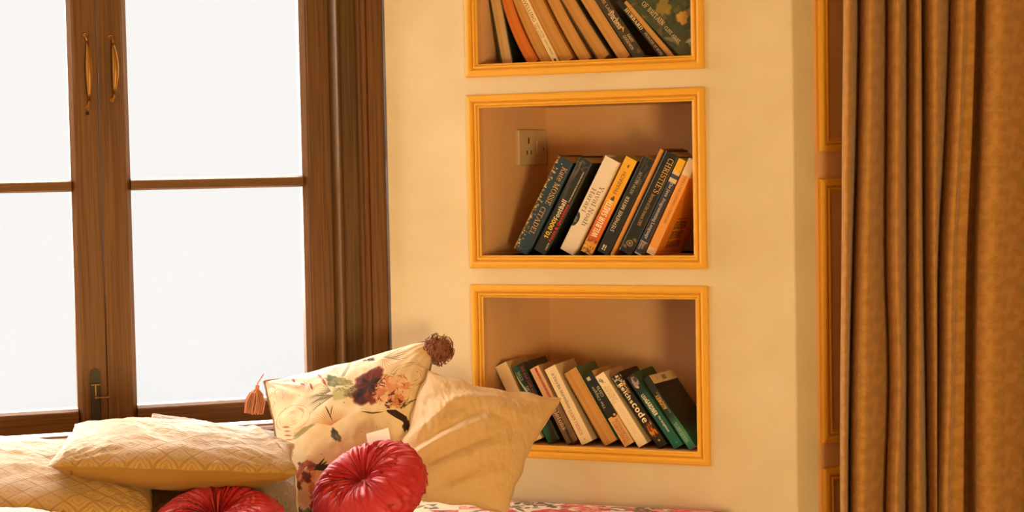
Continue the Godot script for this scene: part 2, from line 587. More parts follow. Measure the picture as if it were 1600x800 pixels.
	prism(st3, plate, 0, 0.003)
	var bp := part("bolt_plate", done(st3), M.iron, w, Transform3D(Basis.IDENTITY, Vector3(-0.6765, 0.7345, -0.0752)))
	part("slide", box_mesh(Vector3(-0.010, -0.06, 0.003), Vector3(0.010, 0.036, 0.006), 0.001), M.iron, bp)
	part("rod", box_mesh(Vector3(-0.0015, 0.005, 0.006), Vector3(0.0015, 0.034, 0.009), 0.0005), M.brass, bp)
	part("strap", box_mesh(Vector3(-0.010, 0.034, 0.005), Vector3(0.010, 0.0365, 0.009), 0.0005), M.brass, bp)
	part("knob", lathe([Vector2(0.0001, 0.029), Vector2(0.0026, 0.028), Vector2(0.0030, 0.025), Vector2(0.0015, 0.021), Vector2(0.002, 0.016), Vector2(0.0014, 0.008), Vector2(0.003, 0.004), Vector2(0.0032, -0.002), Vector2(0.0001, -0.003)], 14), M.brass, bp, Transform3D(Basis(Vector3.DOWN, Vector3.RIGHT, Vector3.BACK).orthonormalized(), Vector3(0.0, 0.006, 0.009)))


func flipped(p: Array, side: int) -> Array:
	return p if side == 0 else p.map(func(q: Array) -> Array: return [-1.298 - q[0], q[1]])


# a painted moulding round a rectangle: four mitred lengths
func moulding(called: String, x0: float, x1: float, y0: float, y1: float, t: Transform3D, label: String, sides := "lrbt", wide := 0.0295) -> void:
	var k := wide / 0.0295
	var prof := PackedVector2Array()
	for p in [[0, 0], [0, 0.0075], [0.0012, 0.0105], [0.004, 0.0125], [0.010, 0.0135], [0.0145, 0.0125], [0.0165, 0.0095], [0.0172, 0.0065], [0.0182, 0.0065], [0.0190, 0.0095], [0.0208, 0.0112], [0.0232, 0.0112], [0.0252, 0.0092], [0.0262, 0.0060], [0.0280, 0.0052], [0.0295, 0.0045], [0.0295, 0]]:
		prof.append(Vector2(p[0] * k, p[1]))
	var o := Node3D.new()
	o.name = called
	o.transform = t
	o.set_meta("kind", "structure")
	tag(o, label, "moulding")
	add_child(o)
	# the lengths run along z of their own axes; x goes inwards
	var runs := {
		"b": [Transform3D(Basis(Vector3.UP, Vector3.BACK, Vector3.RIGHT), Vector3(x0, y0, 0)), x1 - x0],
		"t": [Transform3D(Basis(Vector3.DOWN, Vector3.BACK, Vector3.RIGHT), Vector3(x0, y1, 0)), x1 - x0],
		"l": [Transform3D(Basis(Vector3.RIGHT, Vector3.BACK, Vector3.UP), Vector3(x0, y0, 0)), y1 - y0],
		"r": [Transform3D(Basis(Vector3.LEFT, Vector3.BACK, Vector3.UP), Vector3(x1, y0, 0)), y1 - y0],
	}
	for s in sides:
		var st := surf()
		prism(st, prof, 0.0, runs[s][1], runs[s][0], 1.0, -1.0)
		part("frame_rail" if s in "bt" else "frame_stile", done(st), M.yellow, o)


func niche_frames() -> void:
	moulding("trim_1", 0.2055, 0.7675, 1.4505, 1.892, NIC, "golden yellow moulding round the topmost book niche")
	moulding("trim_2", 0.2055, 0.7675, 1.0150, 1.4105, NIC, "golden yellow moulding round the middle book niche with the socket")
	moulding("trim_3", 0.2065, 0.7690, 0.5830, 0.9780, NIC, "golden yellow moulding round the lowest book niche above the seat")
	moulding("trim_4", 0.0065, 0.50, 1.2645, 1.90, PAN, "yellow moulding of the upper wall panel beside the curtain")
	moulding("trim_5", 0.0075, 0.50, 0.6330, 1.2075, PAN, "yellow moulding of the tall middle wall panel beside the curtain")
	moulding("trim_6", 0.0095, 0.50, 0.10, 0.5780, PAN, "yellow moulding of the lowest wall panel beside the curtain")


func socket() -> void:
	# on the side wall of the middle niche, facing across it
	var d := Vector3(0.053, 0, -0.29).normalized()
	var face := Transform3D(Basis(d, Vector3.UP, d.cross(Vector3.UP)), Vector3(0.2352, 1.2905, -0.035))
	var t := thing("wall_socket", "pale plastic wall socket with a switch in the middle niche", "socket", NIC * face * Transform3D(Basis.IDENTITY, Vector3(0.188, 0, 0)))
	part("plate", box_mesh(Vector3(-0.064, -0.043, -0.002), Vector3(0.064, 0.043, 0.011), 0.003), M.plastic, t)
	for p in [[-0.020, 0.016, 0.0022, 0.0075], [-0.028, -0.012, 0.0020, 0.0050], [-0.010, -0.012, 0.0020, 0.0050]]:
		part("pin_hole", box_mesh(Vector3(p[0] - p[2], p[1] - p[3], 0.0105), Vector3(p[0] + p[2], p[1] + p[3], 0.0116), 0.0004), M.dark, t)
	part("switch", box_mesh(Vector3(0.012, -0.020, 0.010), Vector3(0.029, 0.020, 0.0145), 0.002), M.plastic, t)
	part("screw", lathe([Vector2(0.0001, 0.0012), Vector2(0.0025, 0.0009), Vector2(0.003, 0.0)], 12), M.brass, t, Transform3D(Basis(Vector3.RIGHT, Vector3.BACK, Vector3.DOWN), Vector3(0.048, -0.004, 0.011)))


# ------------------------------------------------------------------ the seat
func seat() -> void:
	var im := canvas(1024, 1024, rgb(236, 218, 188))
	for k in 70:
		var c := Vector2(rng.randf() * 1024, rng.randf() * 1024)
		for q in 3:
			blob(im, c.x + rng.randf_range(-30, 30), c.y + rng.randf_range(-30, 30), rng.randf_range(10, 34), rng.randf_range(6, 12), rng.randf() * TAU, [rgb(118, 104, 52), rgb(92, 74, 46), rgb(150, 134, 84)][rng.randi() % 3], 0.85, 0.3)
	for k in 26:
		var c := Vector2(rng.randf() * 1024, rng.randf() * 1024)
		var big := rng.randf_range(26, 62)
		var col: Color = [rgb(206, 58, 52), rgb(214, 84, 74), rgb(226, 128, 108), rgb(178, 40, 44)][rng.randi() % 4]
		for q in 14:
			var a := rng.randf() * TAU
			var r := sqrt(rng.randf()) * big
			blob(im, c.x + cos(a) * r, c.y + sin(a) * r, big * rng.randf_range(0.3, 0.5), big * rng.randf_range(0.18, 0.34), a + 1.3, col.lerp(rgb(248, 190, 160), rng.randf() * 0.6), 0.8, 0.3)
		blob(im, c.x, c.y, big * 0.25, big * 0.2, 0, col.darkened(0.35), 0.8, 0.3)
	for q in [[0.34, 0.05, 0], [0.40, 0.06, 0], [0.45, 0.10, 0], [0.37, 0.12, 0], [0.48, 0.05, 1], [0.52, 0.09, 1], [0.44, 0.16, 1], [0.60, 0.06, 0], [0.66, 0.05, 0], [0.69, 0.05, 1], [0.73, 0.07, 1], [0.77, 0.05, 1], [0.80, 0.09, 1], [0.33, 0.17, 1]]:
		var w := NIC * Vector3(q[0], 0.488, q[1])
		var c := Vector2(fposmod(w.x * 1.15 + w.y * 0.3, 1.0), fposmod(w.z * 1.15 - w.y, 1.0)) * 1024.0
		for k in 22:
			var a := rng.randf() * TAU
			var r := sqrt(rng.randf()) * 44.0
			if q[2] == 1:
				blob(im, c.x + cos(a) * r, c.y + sin(a) * r, rng.randf_range(10, 24), rng.randf_range(7, 14), a + 1.3, [rgb(214, 44, 44), rgb(198, 34, 40), rgb(228, 96, 84), rgb(238, 150, 128)][rng.randi() % 4], 0.9, 0.3)
			else:
				blob(im, c.x + cos(a) * r * 1.1, c.y + sin(a) * r, rng.randf_range(7, 20), rng.randf_range(4, 9), rng.randf() * TAU, [rgb(84, 70, 34), rgb(110, 96, 48), rgb(70, 46, 34), rgb(150, 60, 50)][rng.randi() % 4], 0.9, 0.3)
	for k in 90:
		blob(im, rng.randf() * 1024, rng.randf() * 1024, rng.randf_range(4, 12), rng.randf_range(3, 7), rng.randf() * TAU, [rgb(130, 44, 40), rgb(96, 60, 40), rgb(120, 110, 60)][rng.randi() % 3], 0.9, 0.4)
	var print_ := mat(Color.WHITE, 0.85, {"albedo_texture": tex(im), "rim_enabled": true, "rim": 0.2})
	# plan of the seat: along the niche wall, out into the room, back along the window
	var ends := [WIN * Vector3(-1.75, 0, 0.012), WIN * Vector3(-0.006, 0, 0.012) , NIC * Vector3(0.03, 0, 0.012), NIC * Vector3(0.866, 0, 0.012), NIC * Vector3(0.866, 0, 0.012) + Vector3(-0.13, 0, 0.55), WIN * Vector3(-1.75, 0, 0.65)]
	var plan := []
	for k in ends.size():   # rounded corners
		var p: Vector3 = ends[k]
		var a: Vector3 = ends[posmod(k - 1, ends.size())]
		var b: Vector3 = ends[(k + 1) % ends.size()]
		var r := 0.05 if k > 2 else 0.004
		for q in 7:
			var t := q / 6.0
			plan.append((p + (a - p).normalized() * r).lerp(p, t).lerp(p.lerp(p + (b - p).normalized() * r, t), t))
	var mid := Vector3.ZERO
	for p in plan:
		mid += p / plan.size()
	var n := plan.size()
	var prof := [[0.0, 0.36], [0.0, 0.375], [0.0, 0.44], [0.002, 0.462], [0.008, 0.477], [0.018, 0.486], [0.032, 0.490], [0.08, 0.492], [0.2, 0.493]]
	var pos := func(u: float, v: float) -> Vector3:
		var i := roundi(u * n) % n
		var f: Array = prof[roundi(v * (prof.size() - 1))]
		var p: Vector3 = plan[i]
		var inward := (mid - p).normalized()
		return p + inward * f[0] * 1.4 + Vector3(0, f[1], 0)
	var st := SurfaceTool.new()
	st.begin(Mesh.PRIMITIVE_TRIANGLES)
	st.set_smooth_group(0)
	var put := func(a: Vector3, b: Vector3, c: Vector3, nn: Vector3) -> void:
		var uvs := []
		for q in [a, b, c]:
			uvs.append(Vector2(q.x * 1.15 + q.y * 0.3, q.z * 1.15 - q.y))
		tri(st, a, b, c, nn, uvs[0], uvs[1], uvs[2])
	for j in prof.size() - 1:
		for i in n:
			var a: Vector3 = pos.call(float(i) / n, float(j) / (prof.size() - 1))
			var b: Vector3 = pos.call(float(i + 1) / n, float(j) / (prof.size() - 1))
			var c: Vector3 = pos.call(float(i + 1) / n, float(j + 1) / (prof.size() - 1))
			var d: Vector3 = pos.call(float(i) / n, float(j + 1) / (prof.size() - 1))
			var out := (a - mid) * Vector3(1, 0, 1) + Vector3(0, 0.05, 0)
			put.call(a, b, c, out)
			put.call(a, c, d, out)
	for i in n:
		put.call(pos.call(float(i) / n, 1.0), pos.call(float(i + 1) / n, 1.0), mid + Vector3(0, 0.493, 0), Vector3.UP)
	var mo := part("seat_mattress", done(st), print_)
	tag(mo, "cream window seat mattress printed with red roses, under the cushions", "mattress")
	st = surf()
	var base := []
	for p in ends:
		var q: Vector3 = p + (mid - p).normalized() * 0.01
		base.append([q.x, q.z])
	column(st, base, 0.0, 0.36, Transform3D.IDENTITY)
	var be := part("window_seat", done(st), M.wall)
	tag(be, "plastered bench base of the window seat under the rose printed mattress", "bench")


# ------------------------------------------------------------------ books
# a book: its front lower corner on the side it leans to stands at (s, floor) in the niche; lean in degrees, positive to the right
func book(label: String, s: float, floor_y: float, lean: float, t: float, h: float, deep: float, o := {}) -> Node3D:
	var d: float = o.get("d", 0.05)
	var yaw: float = o.get("yaw", 0.0)
	var bend: float = o.get("bend", 0.0)
	var hard: bool = o.get("hard", false)
	var rev: bool = o.get("rev", false)      # leaves to the front
	var c := 0.0024 if hard else 0.0007
	var side := 1.0 if lean > 0.0 else -1.0
	var T := NIC * Transform3D(Basis.IDENTITY, Vector3(s, floor_y, -d)) * Transform3D(Basis(Vector3.UP, deg_to_rad(yaw)) * Basis(Vector3.BACK, deg_to_rad(-lean)), Vector3.ZERO) * Transform3D(Basis.IDENTITY, Vector3(-side * t / 2.0, 0, 0))
	var b := thing("book", label, "book", T, o.get("group", ""))
	var spine: Material = o.spine
	var front: Material = o.get("front", spine)
	var back: Material = o.get("back", spine)
	var ny := 12 if bend != 0.0 else 1
	var sh := func(p: Vector3) -> Vector3:
		return p + Vector3(bend * p.y * p.y, 0, 0)
	var r := 0.0045 if hard else 0.0015
	r = minf(r, t * 0.3)
	var z := func(v: float) -> float:
		return -deep - v if rev else v
	# cover in three surfaces: spine, the board towards +x, the board towards -x
	var hx := t / 2.0
	var runs := [
		[[-hx, -r * 1.2], [-hx + r * 0.35, -r * 0.35], [-hx + r, 0.0], [hx - r, 0.0], [hx - r * 0.35, -r * 0.35], [hx, -r * 1.2]],
		[[hx, -r * 1.2], [hx, -deep]],
		[[-hx, -deep], [-hx, -r * 1.2]]]
	var cover := ArrayMesh.new()
	var mats := [spine, front, back]
	for k in 3:
		var st := surf()
		var run: Array = runs[k]
		var total := 0.0
		for i in run.size() - 1:
			total += Vector2(run[i][0], run[i][1]).distance_to(Vector2(run[i + 1][0], run[i + 1][1]))
		var at := 0.0
		for i in run.size() - 1:
			var p := Vector2(run[i][0], run[i][1])
			var q := Vector2(run[i + 1][0], run[i + 1][1])
			var a1 := at / total
			at += p.distance_to(q)
			var a2 := at / total
			for j in ny:
				var y0 := h * j / ny
				var y1 := h * (j + 1) / ny
				var v0 := 1.0 - float(j) / ny
				var v1 := 1.0 - float(j + 1) / ny
				var nn := Vector3(0, 0, 1) if k == 0 and i == 2 else Vector3(signf(p.x + q.x), 0, 0.4 if k == 0 else 0.0)
				if rev:
					nn.z = -nn.z
				quad(st, sh.call(Vector3(p.x, y0, z.call(p.y))), sh.call(Vector3(q.x, y0, z.call(q.y))), sh.call(Vector3(q.x, y1, z.call(q.y))), sh.call(Vector3(p.x, y1, z.call(p.y))), nn, [Vector2(a1, v0), Vector2(a2, v0), Vector2(a2, v1), Vector2(a1, v1)])
				if k > 0:   # inside of the board
					var ix := -signf(p.x) * c
					quad(st, sh.call(Vector3(p.x + ix, y0, z.call(p.y - c))), sh.call(Vector3(q.x + ix, y0, z.call(q.y - c if k == 2 else q.y))), sh.call(Vector3(q.x + ix, y1, z.call(q.y))), sh.call(Vector3(p.x + ix, y1, z.call(p.y))), -nn)
			if k > 0:
				var sx := signf(p.x)
				for y in [0.0, h]:   # top and bottom edges of the board
					quad(st, sh.call(Vector3(p.x, y, z.call(p.y))), sh.call(Vector3(q.x, y, z.call(q.y))), sh.call(Vector3(q.x - sx * c, y, z.call(q.y))), sh.call(Vector3(p.x - sx * c, y, z.call(p.y))), Vector3(0, -1 if y == 0.0 else 1, 0))
				for j in ny:
					quad(st, sh.call(Vector3(sx * hx, h * j / ny, z.call(-deep))), sh.call(Vector3(sx * (hx - c), h * j / ny, z.call(-deep))), sh.call(Vector3(sx * (hx - c), h * (j + 1) / ny, z.call(-deep))), sh.call(Vector3(sx * hx, h * (j + 1) / ny, z.call(-deep))), Vector3(0, 0, 1 if rev else -1))
			else:
				for y in [0.0, h]:   # thickness of the spine, seen from above or below
					quad(st, sh.call(Vector3(p.x, y, z.call(p.y))), sh.call(Vector3(q.x, y, z.call(q.y))), sh.call(Vector3(q.x * 0.9, y, z.call(q.y - c * 1.5))), sh.call(Vector3(p.x * 0.9, y, z.call(p.y - c * 1.5))), Vector3(0, -1 if y == 0.0 else 1, 0))
		done(st, cover)
		cover.surface_set_material(k, mats[k])
	part("cover", cover, null, b)
	# the block of leaves
	var inset := 0.0035 if hard else 0.0004
	var px := hx - c - 0.0001
	var st2 := surf()
	var zf: float = -r * 1.0 - 0.0012
	var zb: float = -deep + (0.004 if hard else 0.0006)
	for j in ny:
		var y0 := inset + (h - 2 * inset) * j / ny
		var y1 := inset + (h - 2 * inset) * (j + 1) / ny
		for f in [[Vector2(-px, zf), Vector2(px, zf), Vector3(0, 0, 1)], [Vector2(-px, zb), Vector2(px, zb), Vector3(0, 0, -1)], [Vector2(px, zf), Vector2(px, zb), Vector3(1, 0, 0)], [Vector2(-px, zf), Vector2(-px, zb), Vector3(-1, 0, 0)]]:
			var n: Vector3 = f[2] * (Vector3(1, 1, -1) if rev else Vector3.ONE)
			quad(st2, sh.call(Vector3(f[0].x, y0, z.call(f[0].y))), sh.call(Vector3(f[1].x, y0, z.call(f[1].y))), sh.call(Vector3(f[1].x, y1, z.call(f[1].y))), sh.call(Vector3(f[0].x, y1, z.call(f[0].y))), n)
	for y in [inset, h - inset]:
		quad(st2, sh.call(Vector3(-px, y, z.call(zf))), sh.call(Vector3(px, y, z.call(zf))), sh.call(Vector3(px, y, z.call(zb))), sh.call(Vector3(-px, y, z.call(zb))), Vector3(0, -1 if y < h / 2 else 1, 0))
	part("leaves", done(st2), o.get("pages", M.pages), b)
	return b


# lettering on a spine: x across (-0.5..0.5 of thickness), y0..y1 up the spine in metres, size of the letters across, up = reads upwards
func lettering(b: Node3D, text: String, x: float, y0: float, y1: float, high: float, c: Color, up := false, font := "Droid Serif", bold := false) -> void:
	var f := SystemFont.new()
	f.font_names = PackedStringArray([font])
	f.font_weight = 700 if bold else 400
	var tm := TextMesh.new()
	tm.text = text
	tm.font = f
	tm.font_size = 32
	tm.pixel_size = 0.001
	tm.depth = 0.0
	tm.curve_step = 3.0
	var bb := tm.get_aabb()
	var key := "ink" + c.to_html()
	if not M.has(key):
		M[key] = mat(c, 0.6)
	var sx := (y1 - y0) / maxf(bb.size.x, 0.0001)
	var sy := high / maxf(bb.size.y, 0.0001)
	var mid := bb.position + bb.size / 2.0
	# flattened copy of the letters, set on the spine
	var turn := Basis(Vector3.UP, Vector3.LEFT, Vector3.BACK) if up else Basis(Vector3.DOWN, Vector3.RIGHT, Vector3.BACK)
	var t := Transform3D(turn * Basis.from_scale(Vector3(sx, sy, 1.0)), Vector3(x, (y0 + y1) / 2.0, 0.00035)) * Transform3D(Basis.IDENTITY, -mid)
	part("lettering", tm, M[key], b, t)


func ink_mat(im: Image, rough := 0.42) -> StandardMaterial3D:
	return mat(Color.WHITE, rough, {"albedo_texture": tex(im), "texture_repeat": false})


func flat_mat(c: Color, rough := 0.45) -> StandardMaterial3D:
	var key := "cover" + c.to_html()
	if not M.has(key):
		M[key] = mat(c, rough)
	return M[key]


# spine print: bands from the top down, each [until, colour]
func bands(w: int, h: int, list: Array) -> Image:
	var im := canvas(w, h, list[0][1])
	var at := 0.0
	for b in list:
		im.fill_rect(Rect2i(0, int(at * h), w, int(b[0] * h) - int(at * h) + 1), b[1])
		at = b[0]
	return im


func fade(w: int, h: int, stops: Array) -> Image:
	var im := canvas(w, h, Color.WHITE)
	for y in h:
		var v := float(y) / h
		var c: Color = stops[-1][1]
		for k in stops.size() - 1:
			if v >= stops[k][0] and v <= stops[k + 1][0]:
				c = stops[k][1].lerp(stops[k + 1][1], (v - stops[k][0]) / maxf(stops[k + 1][0] - stops[k][0], 0.001))
				break
		im.fill_rect(Rect2i(0, y, w, 1), c)
	return im


func books_middle() -> void:
	var fy := 1.0398
	var g := ""
	# dark teal hardback with a gilded left edge
	var im := canvas(64, 384, rgb(16, 52, 74))
	for k in 430:
		var y := rng.randf() * 384
		var x := absf(rng.randfn(0.0, 0.45)) * 17.0
		blob(im, x, y, rng.randf_range(1.5, 4.5), rng.randf_range(1.5, 5.0), rng.randf() * TAU, [rgb(214, 170, 92), rgb(238, 214, 168), rgb(70, 62, 70), rgb(180, 120, 70)][rng.randi() % 4], 0.9, 0.4)
	for k in 12:
		blob(im, rng.randf_range(20, 46), rng.randf_range(352, 378), rng.randf_range(1.5, 4), 1.5, rng.randf() * TAU, rgb(120, 132, 140), 0.6, 0.4)
	var b := book("dark teal hardback with gold title lettering and a gilt flowered edge in the middle niche", 0.3273, fy, 28.5, 0.0415, 0.240, 0.155, {"hard": true, "spine": ink_mat(im), "front": flat_mat(rgb(20, 40, 46)), "back": flat_mat(rgb(120, 96, 66))})
	lettering(b, "Kate MOSSE", 0.008, 0.128, 0.222, 0.013, rgb(222, 170, 104))
	lettering(b, "CITADEL", 0.004, 0.048, 0.118, 0.012, rgb(212, 166, 104))
	# black paperback with yellow, white and red lettering
	im = canvas(64, 384, rgb(20, 24, 20))
	for k in 26:
		blob(im, rng.randf_range(2, 26), rng.randf_range(8, 170), 3, rng.randf_range(14, 44), 0.05, rgb(112, 104, 90), 0.35, 0.3)
	for k in 10:
		blob(im, rng.randf_range(14, 56), rng.randf_range(10, 44), rng.randf_range(5, 13), 3, rng.randf() * TAU, rgb(120, 110, 96), 0.5, 0.4)
	b = book("black hardback with large yellow, white and red lettering next to the teal one", 0.3721, fy, 29.0, 0.0365, 0.240, 0.16, {"hard": true, "spine": ink_mat(im), "front": flat_mat(rgb(22, 26, 22))})
	lettering(b, "10,000", -0.002, 0.036, 0.083, 0.0125, rgb(244, 204, 40), true, "Droid Sans", true)
	lettering(b, "Football", -0.002, 0.085, 0.135, 0.0125, rgb(240, 226, 196), true, "Droid Sans", true)
	lettering(b, "Facts & Questions", 0.0105, 0.034, 0.130, 0.0085, rgb(226, 44, 34), true, "Droid Sans", true)
	lettering(b, "From Australia to every Nation", 0.009, 0.135, 0.212, 0.0045, rgb(236, 214, 180), true, "Droid Sans", true)
	lettering(b, "CARLTON", 0.010, 0.012, 0.030, 0.004, rgb(230, 214, 186), true, "Droid Serif", true)
	# white
	im = canvas(96, 384, rgb(238, 224, 208))
	blob(im, 10, 258, 22, 30, 0, rgb(38, 34, 28), 1.0, 0.02, 0.08)
	for k in 5:
		stroke(im, [Vector2(3 + k * 4, 246 + k), Vector2(5 + k * 4, 272)], 1.5, rgb(210, 196, 170), 0.7, false)
	b = book("white hardback with thin grey lettering and a black round seal in the middle niche", 0.4398, fy, 28.2, 0.0395, 0.238, 0.15, {"hard": true, "spine": ink_mat(im), "front": flat_mat(rgb(236, 214, 190))})
	lettering(b, "Yuval Noah", 0.0085, 0.072, 0.172, 0.012, rgb(112, 92, 76))
	lettering(b, "Harari", -0.0065, 0.100, 0.160, 0.011, rgb(120, 98, 80))
	# yellow to orange
	im = fade(64, 384, [[0.0, rgb(244, 186, 38)], [0.45, rgb(240, 168, 34)], [0.62, rgb(222, 116, 30)], [0.86, rgb(206, 96, 28)], [0.88, rgb(226, 150, 40)], [1.0, rgb(238, 178, 46)]])
	for k in 26:
		blob(im, rng.randf_range(0, 64), rng.randf_range(330, 384), rng.randf_range(3, 9), rng.randf_range(2, 6), rng.randf() * TAU, [rgb(70, 44, 20), rgb(150, 90, 30), rgb(250, 212, 90)][rng.randi() % 3], 0.7, 0.4)
	blob(im, 34, 30, 5, 7, 0, rgb(70, 50, 20), 0.9, 0.3)
	blob(im, 34, 160, 9, 10, 0.6, rgb(60, 60, 28), 0.9, 0.3)
	b = book("yellow and orange paperback with bold white author lettering in the middle niche", 0.4814, fy, 27.8, 0.0290, 0.240, 0.15, {"spine": ink_mat(im), "front": flat_mat(rgb(30, 24, 16))})
	lettering(b, "WILBUR SMITH", -0.001, 0.042, 0.134, 0.0145, rgb(250, 240, 220), true, "Droid Sans", true)
	lettering(b, "PHARAOH", 0.000, 0.152, 0.206, 0.0095, rgb(70, 46, 20), true, "Droid Sans")
	# black with white lettering
	im = canvas(64, 384, rgb(20, 24, 22))
	for k in 16:
		blob(im, rng.randf_range(14, 64), rng.randf_range(0, 110), rng.randf_range(3, 8), rng.randf_range(8, 26), 0.1, rgb(112, 106, 92), 0.35, 0.3)
	for q in [[18, 352, 8, 12], [30, 352, 6, 12], [18, 366, 8, 6], [30, 366, 6, 6]]:
		im.fill_rect(Rect2i(q[0], q[1], q[2], q[3]), rgb(220, 206, 180))
	b = book("black paperback with white author lettering between the yellow and the tan one", 0.5210, fy, 27.8, 0.0290, 0.240, 0.15, {"spine": ink_mat(im), "front": flat_mat(rgb(120, 84, 44))})
	lettering(b, "STEPHENIE MEYER", -0.003, 0.055, 0.142, 0.0085, rgb(236, 222, 196), true, "Droid Sans")
	lettering(b, "NEW MOON", -0.001, 0.150, 0.205, 0.0075, rgb(186, 178, 160), true, "Droid Serif")
	# tan board, the tallest
	b = book("thin tall tan board covered book, tallest in the middle niche", 0.5334, fy, 27.3, 0.0088, 0.266, 0.18, {"hard": true, "spine": flat_mat(rgb(214, 150, 74), 0.7), "pages": M.pages_tan})
	# black auction volume
	im = canvas(64, 384, rgb(18, 24, 22))
	blob(im, 32, 346, 14, 13, 0, rgb(176, 140, 84), 0.9, 0.1, 0.2)
	blob(im, 32, 346, 9, 8, 0, rgb(18, 24, 22), 1.0, 0.1, 0.2)
	blob(im, 32, 346, 5, 4, 0, rgb(196, 156, 92), 1.0, 0.1, 0.2)
	blob(im, 20, 362, 9, 6, 0.4, rgb(150, 120, 74), 0.8, 0.3)
	blob(im, 44, 328, 9, 6, 0.4, rgb(150, 120, 74), 0.8, 0.3)
	b = book("thick black hardback with large gold capitals beside the tan board covered book", 0.5775, fy, 27.3, 0.0355, 0.248, 0.17, {"hard": true, "spine": ink_mat(im), "front": flat_mat(rgb(20, 26, 24))})
	lettering(b, "CHRISTIE'S", 0.0045, 0.152, 0.236, 0.0135, rgb(226, 176, 96))
	lettering(b, "Review of the Season 1989", 0.0015, 0.070, 0.148, 0.0085, rgb(200, 158, 92))
	# blue manual with a yellow head
	im = bands(64, 384, [[0.13, rgb(238, 184, 30)], [0.16, rgb(220, 196, 150)], [0.20, rgb(60, 66, 90)], [0.24, rgb(220, 200, 160)], [0.26, rgb(44, 54, 84)], [0.86, rgb(34, 44, 72)], [0.87, rgb(170, 158, 140)], [0.985, rgb(40, 50, 78)], [1.0, rgb(180, 168, 150)]])
	b = book("navy blue paperback manual with a yellow band at its head", 0.6000, fy, 27.0, 0.0185, 0.236, 0.15, {"spine": ink_mat(im), "front": flat_mat(rgb(190, 150, 90))})
	lettering(b, "The Java  Programming Language", 0.000, 0.040, 0.180, 0.0095, rgb(232, 222, 204))
	lettering(b, "Third", 0.003, 0.016, 0.032, 0.005, rgb(220, 206, 180))
	lettering(b, "Edition", -0.003, 0.012, 0.032, 0.005, rgb(220, 206, 180))
	# orange exam book, its cover showing
	im = bands(64, 384, [[0.17, rgb(228, 196, 146)], [0.93, rgb(232, 154, 52)], [1.0, rgb(226, 190, 140)]])
	var cv := canvas(256, 384, rgb(228, 140, 42))
	cv.fill_rect(Rect2i(0, 0, 40, 66), rgb(232, 190, 130))
	for k in 3:
		var y := 246 + k * 40
		stroke(cv, [Vector2(60, y - 12), Vector2(176 - k * 8, y - 12)], 2, rgb(110, 70, 24), 0.8, false)
	for k in 5:
		stroke(cv, [Vector2(86, 190 + k * 10), Vector2(210, 190 + k * 10)], 1.5, rgb(150, 92, 30), 0.6, false)
	b = book("orange paperback exam guide with its front showing, at the end against the niche side", 0.6310, fy, 26.8, 0.0215, 0.234, 0.155, {"yaw": -6.0, "d": 0.046, "spine": ink_mat(im), "front": ink_mat(cv)})
	lettering(b, "TOPICS FOR LITERARY LITERATURE", 0.001, 0.078, 0.196, 0.006, rgb(120, 76, 28), false, "Droid Sans")
	for k in 3:
		cover_words(b, ["ESSENTIAL", "ENTRANCE", "EXAMINATION"][k], 0.0215 / 2, 0.040, [0.070, 0.064, 0.076][k], 0.077 - 0.0245 * k, 0.017, rgb(96, 62, 24))


# words on the board towards +x: z0 from the spine, long, at height y
func cover_words(b: Node3D, text: String, x: float, z0: float, long: float, y: float, high: float, c: Color) -> void:
	var f := SystemFont.new()
	f.font_names = PackedStringArray(["Droid Sans"])
	f.font_weight = 700
	var tm := TextMesh.new()
	tm.text = text
	tm.font = f
	tm.font_size = 32
	tm.pixel_size = 0.001
	tm.depth = 0.0
	tm.curve_step = 3.0
	var bb := tm.get_aabb()
	var key := "ink" + c.to_html()
	if not M.has(key):
		M[key] = mat(c, 0.6)
	var t := Transform3D(Basis(Vector3.FORWARD, Vector3.UP, Vector3.RIGHT) * Basis.from_scale(Vector3(long / bb.size.x, high / bb.size.y, 1.0)), Vector3(x + 0.0003, y, -z0 - long / 2.0)) * Transform3D(Basis.IDENTITY, -(bb.position + bb.size / 2.0))
	part("lettering", tm, M[key], b, t)


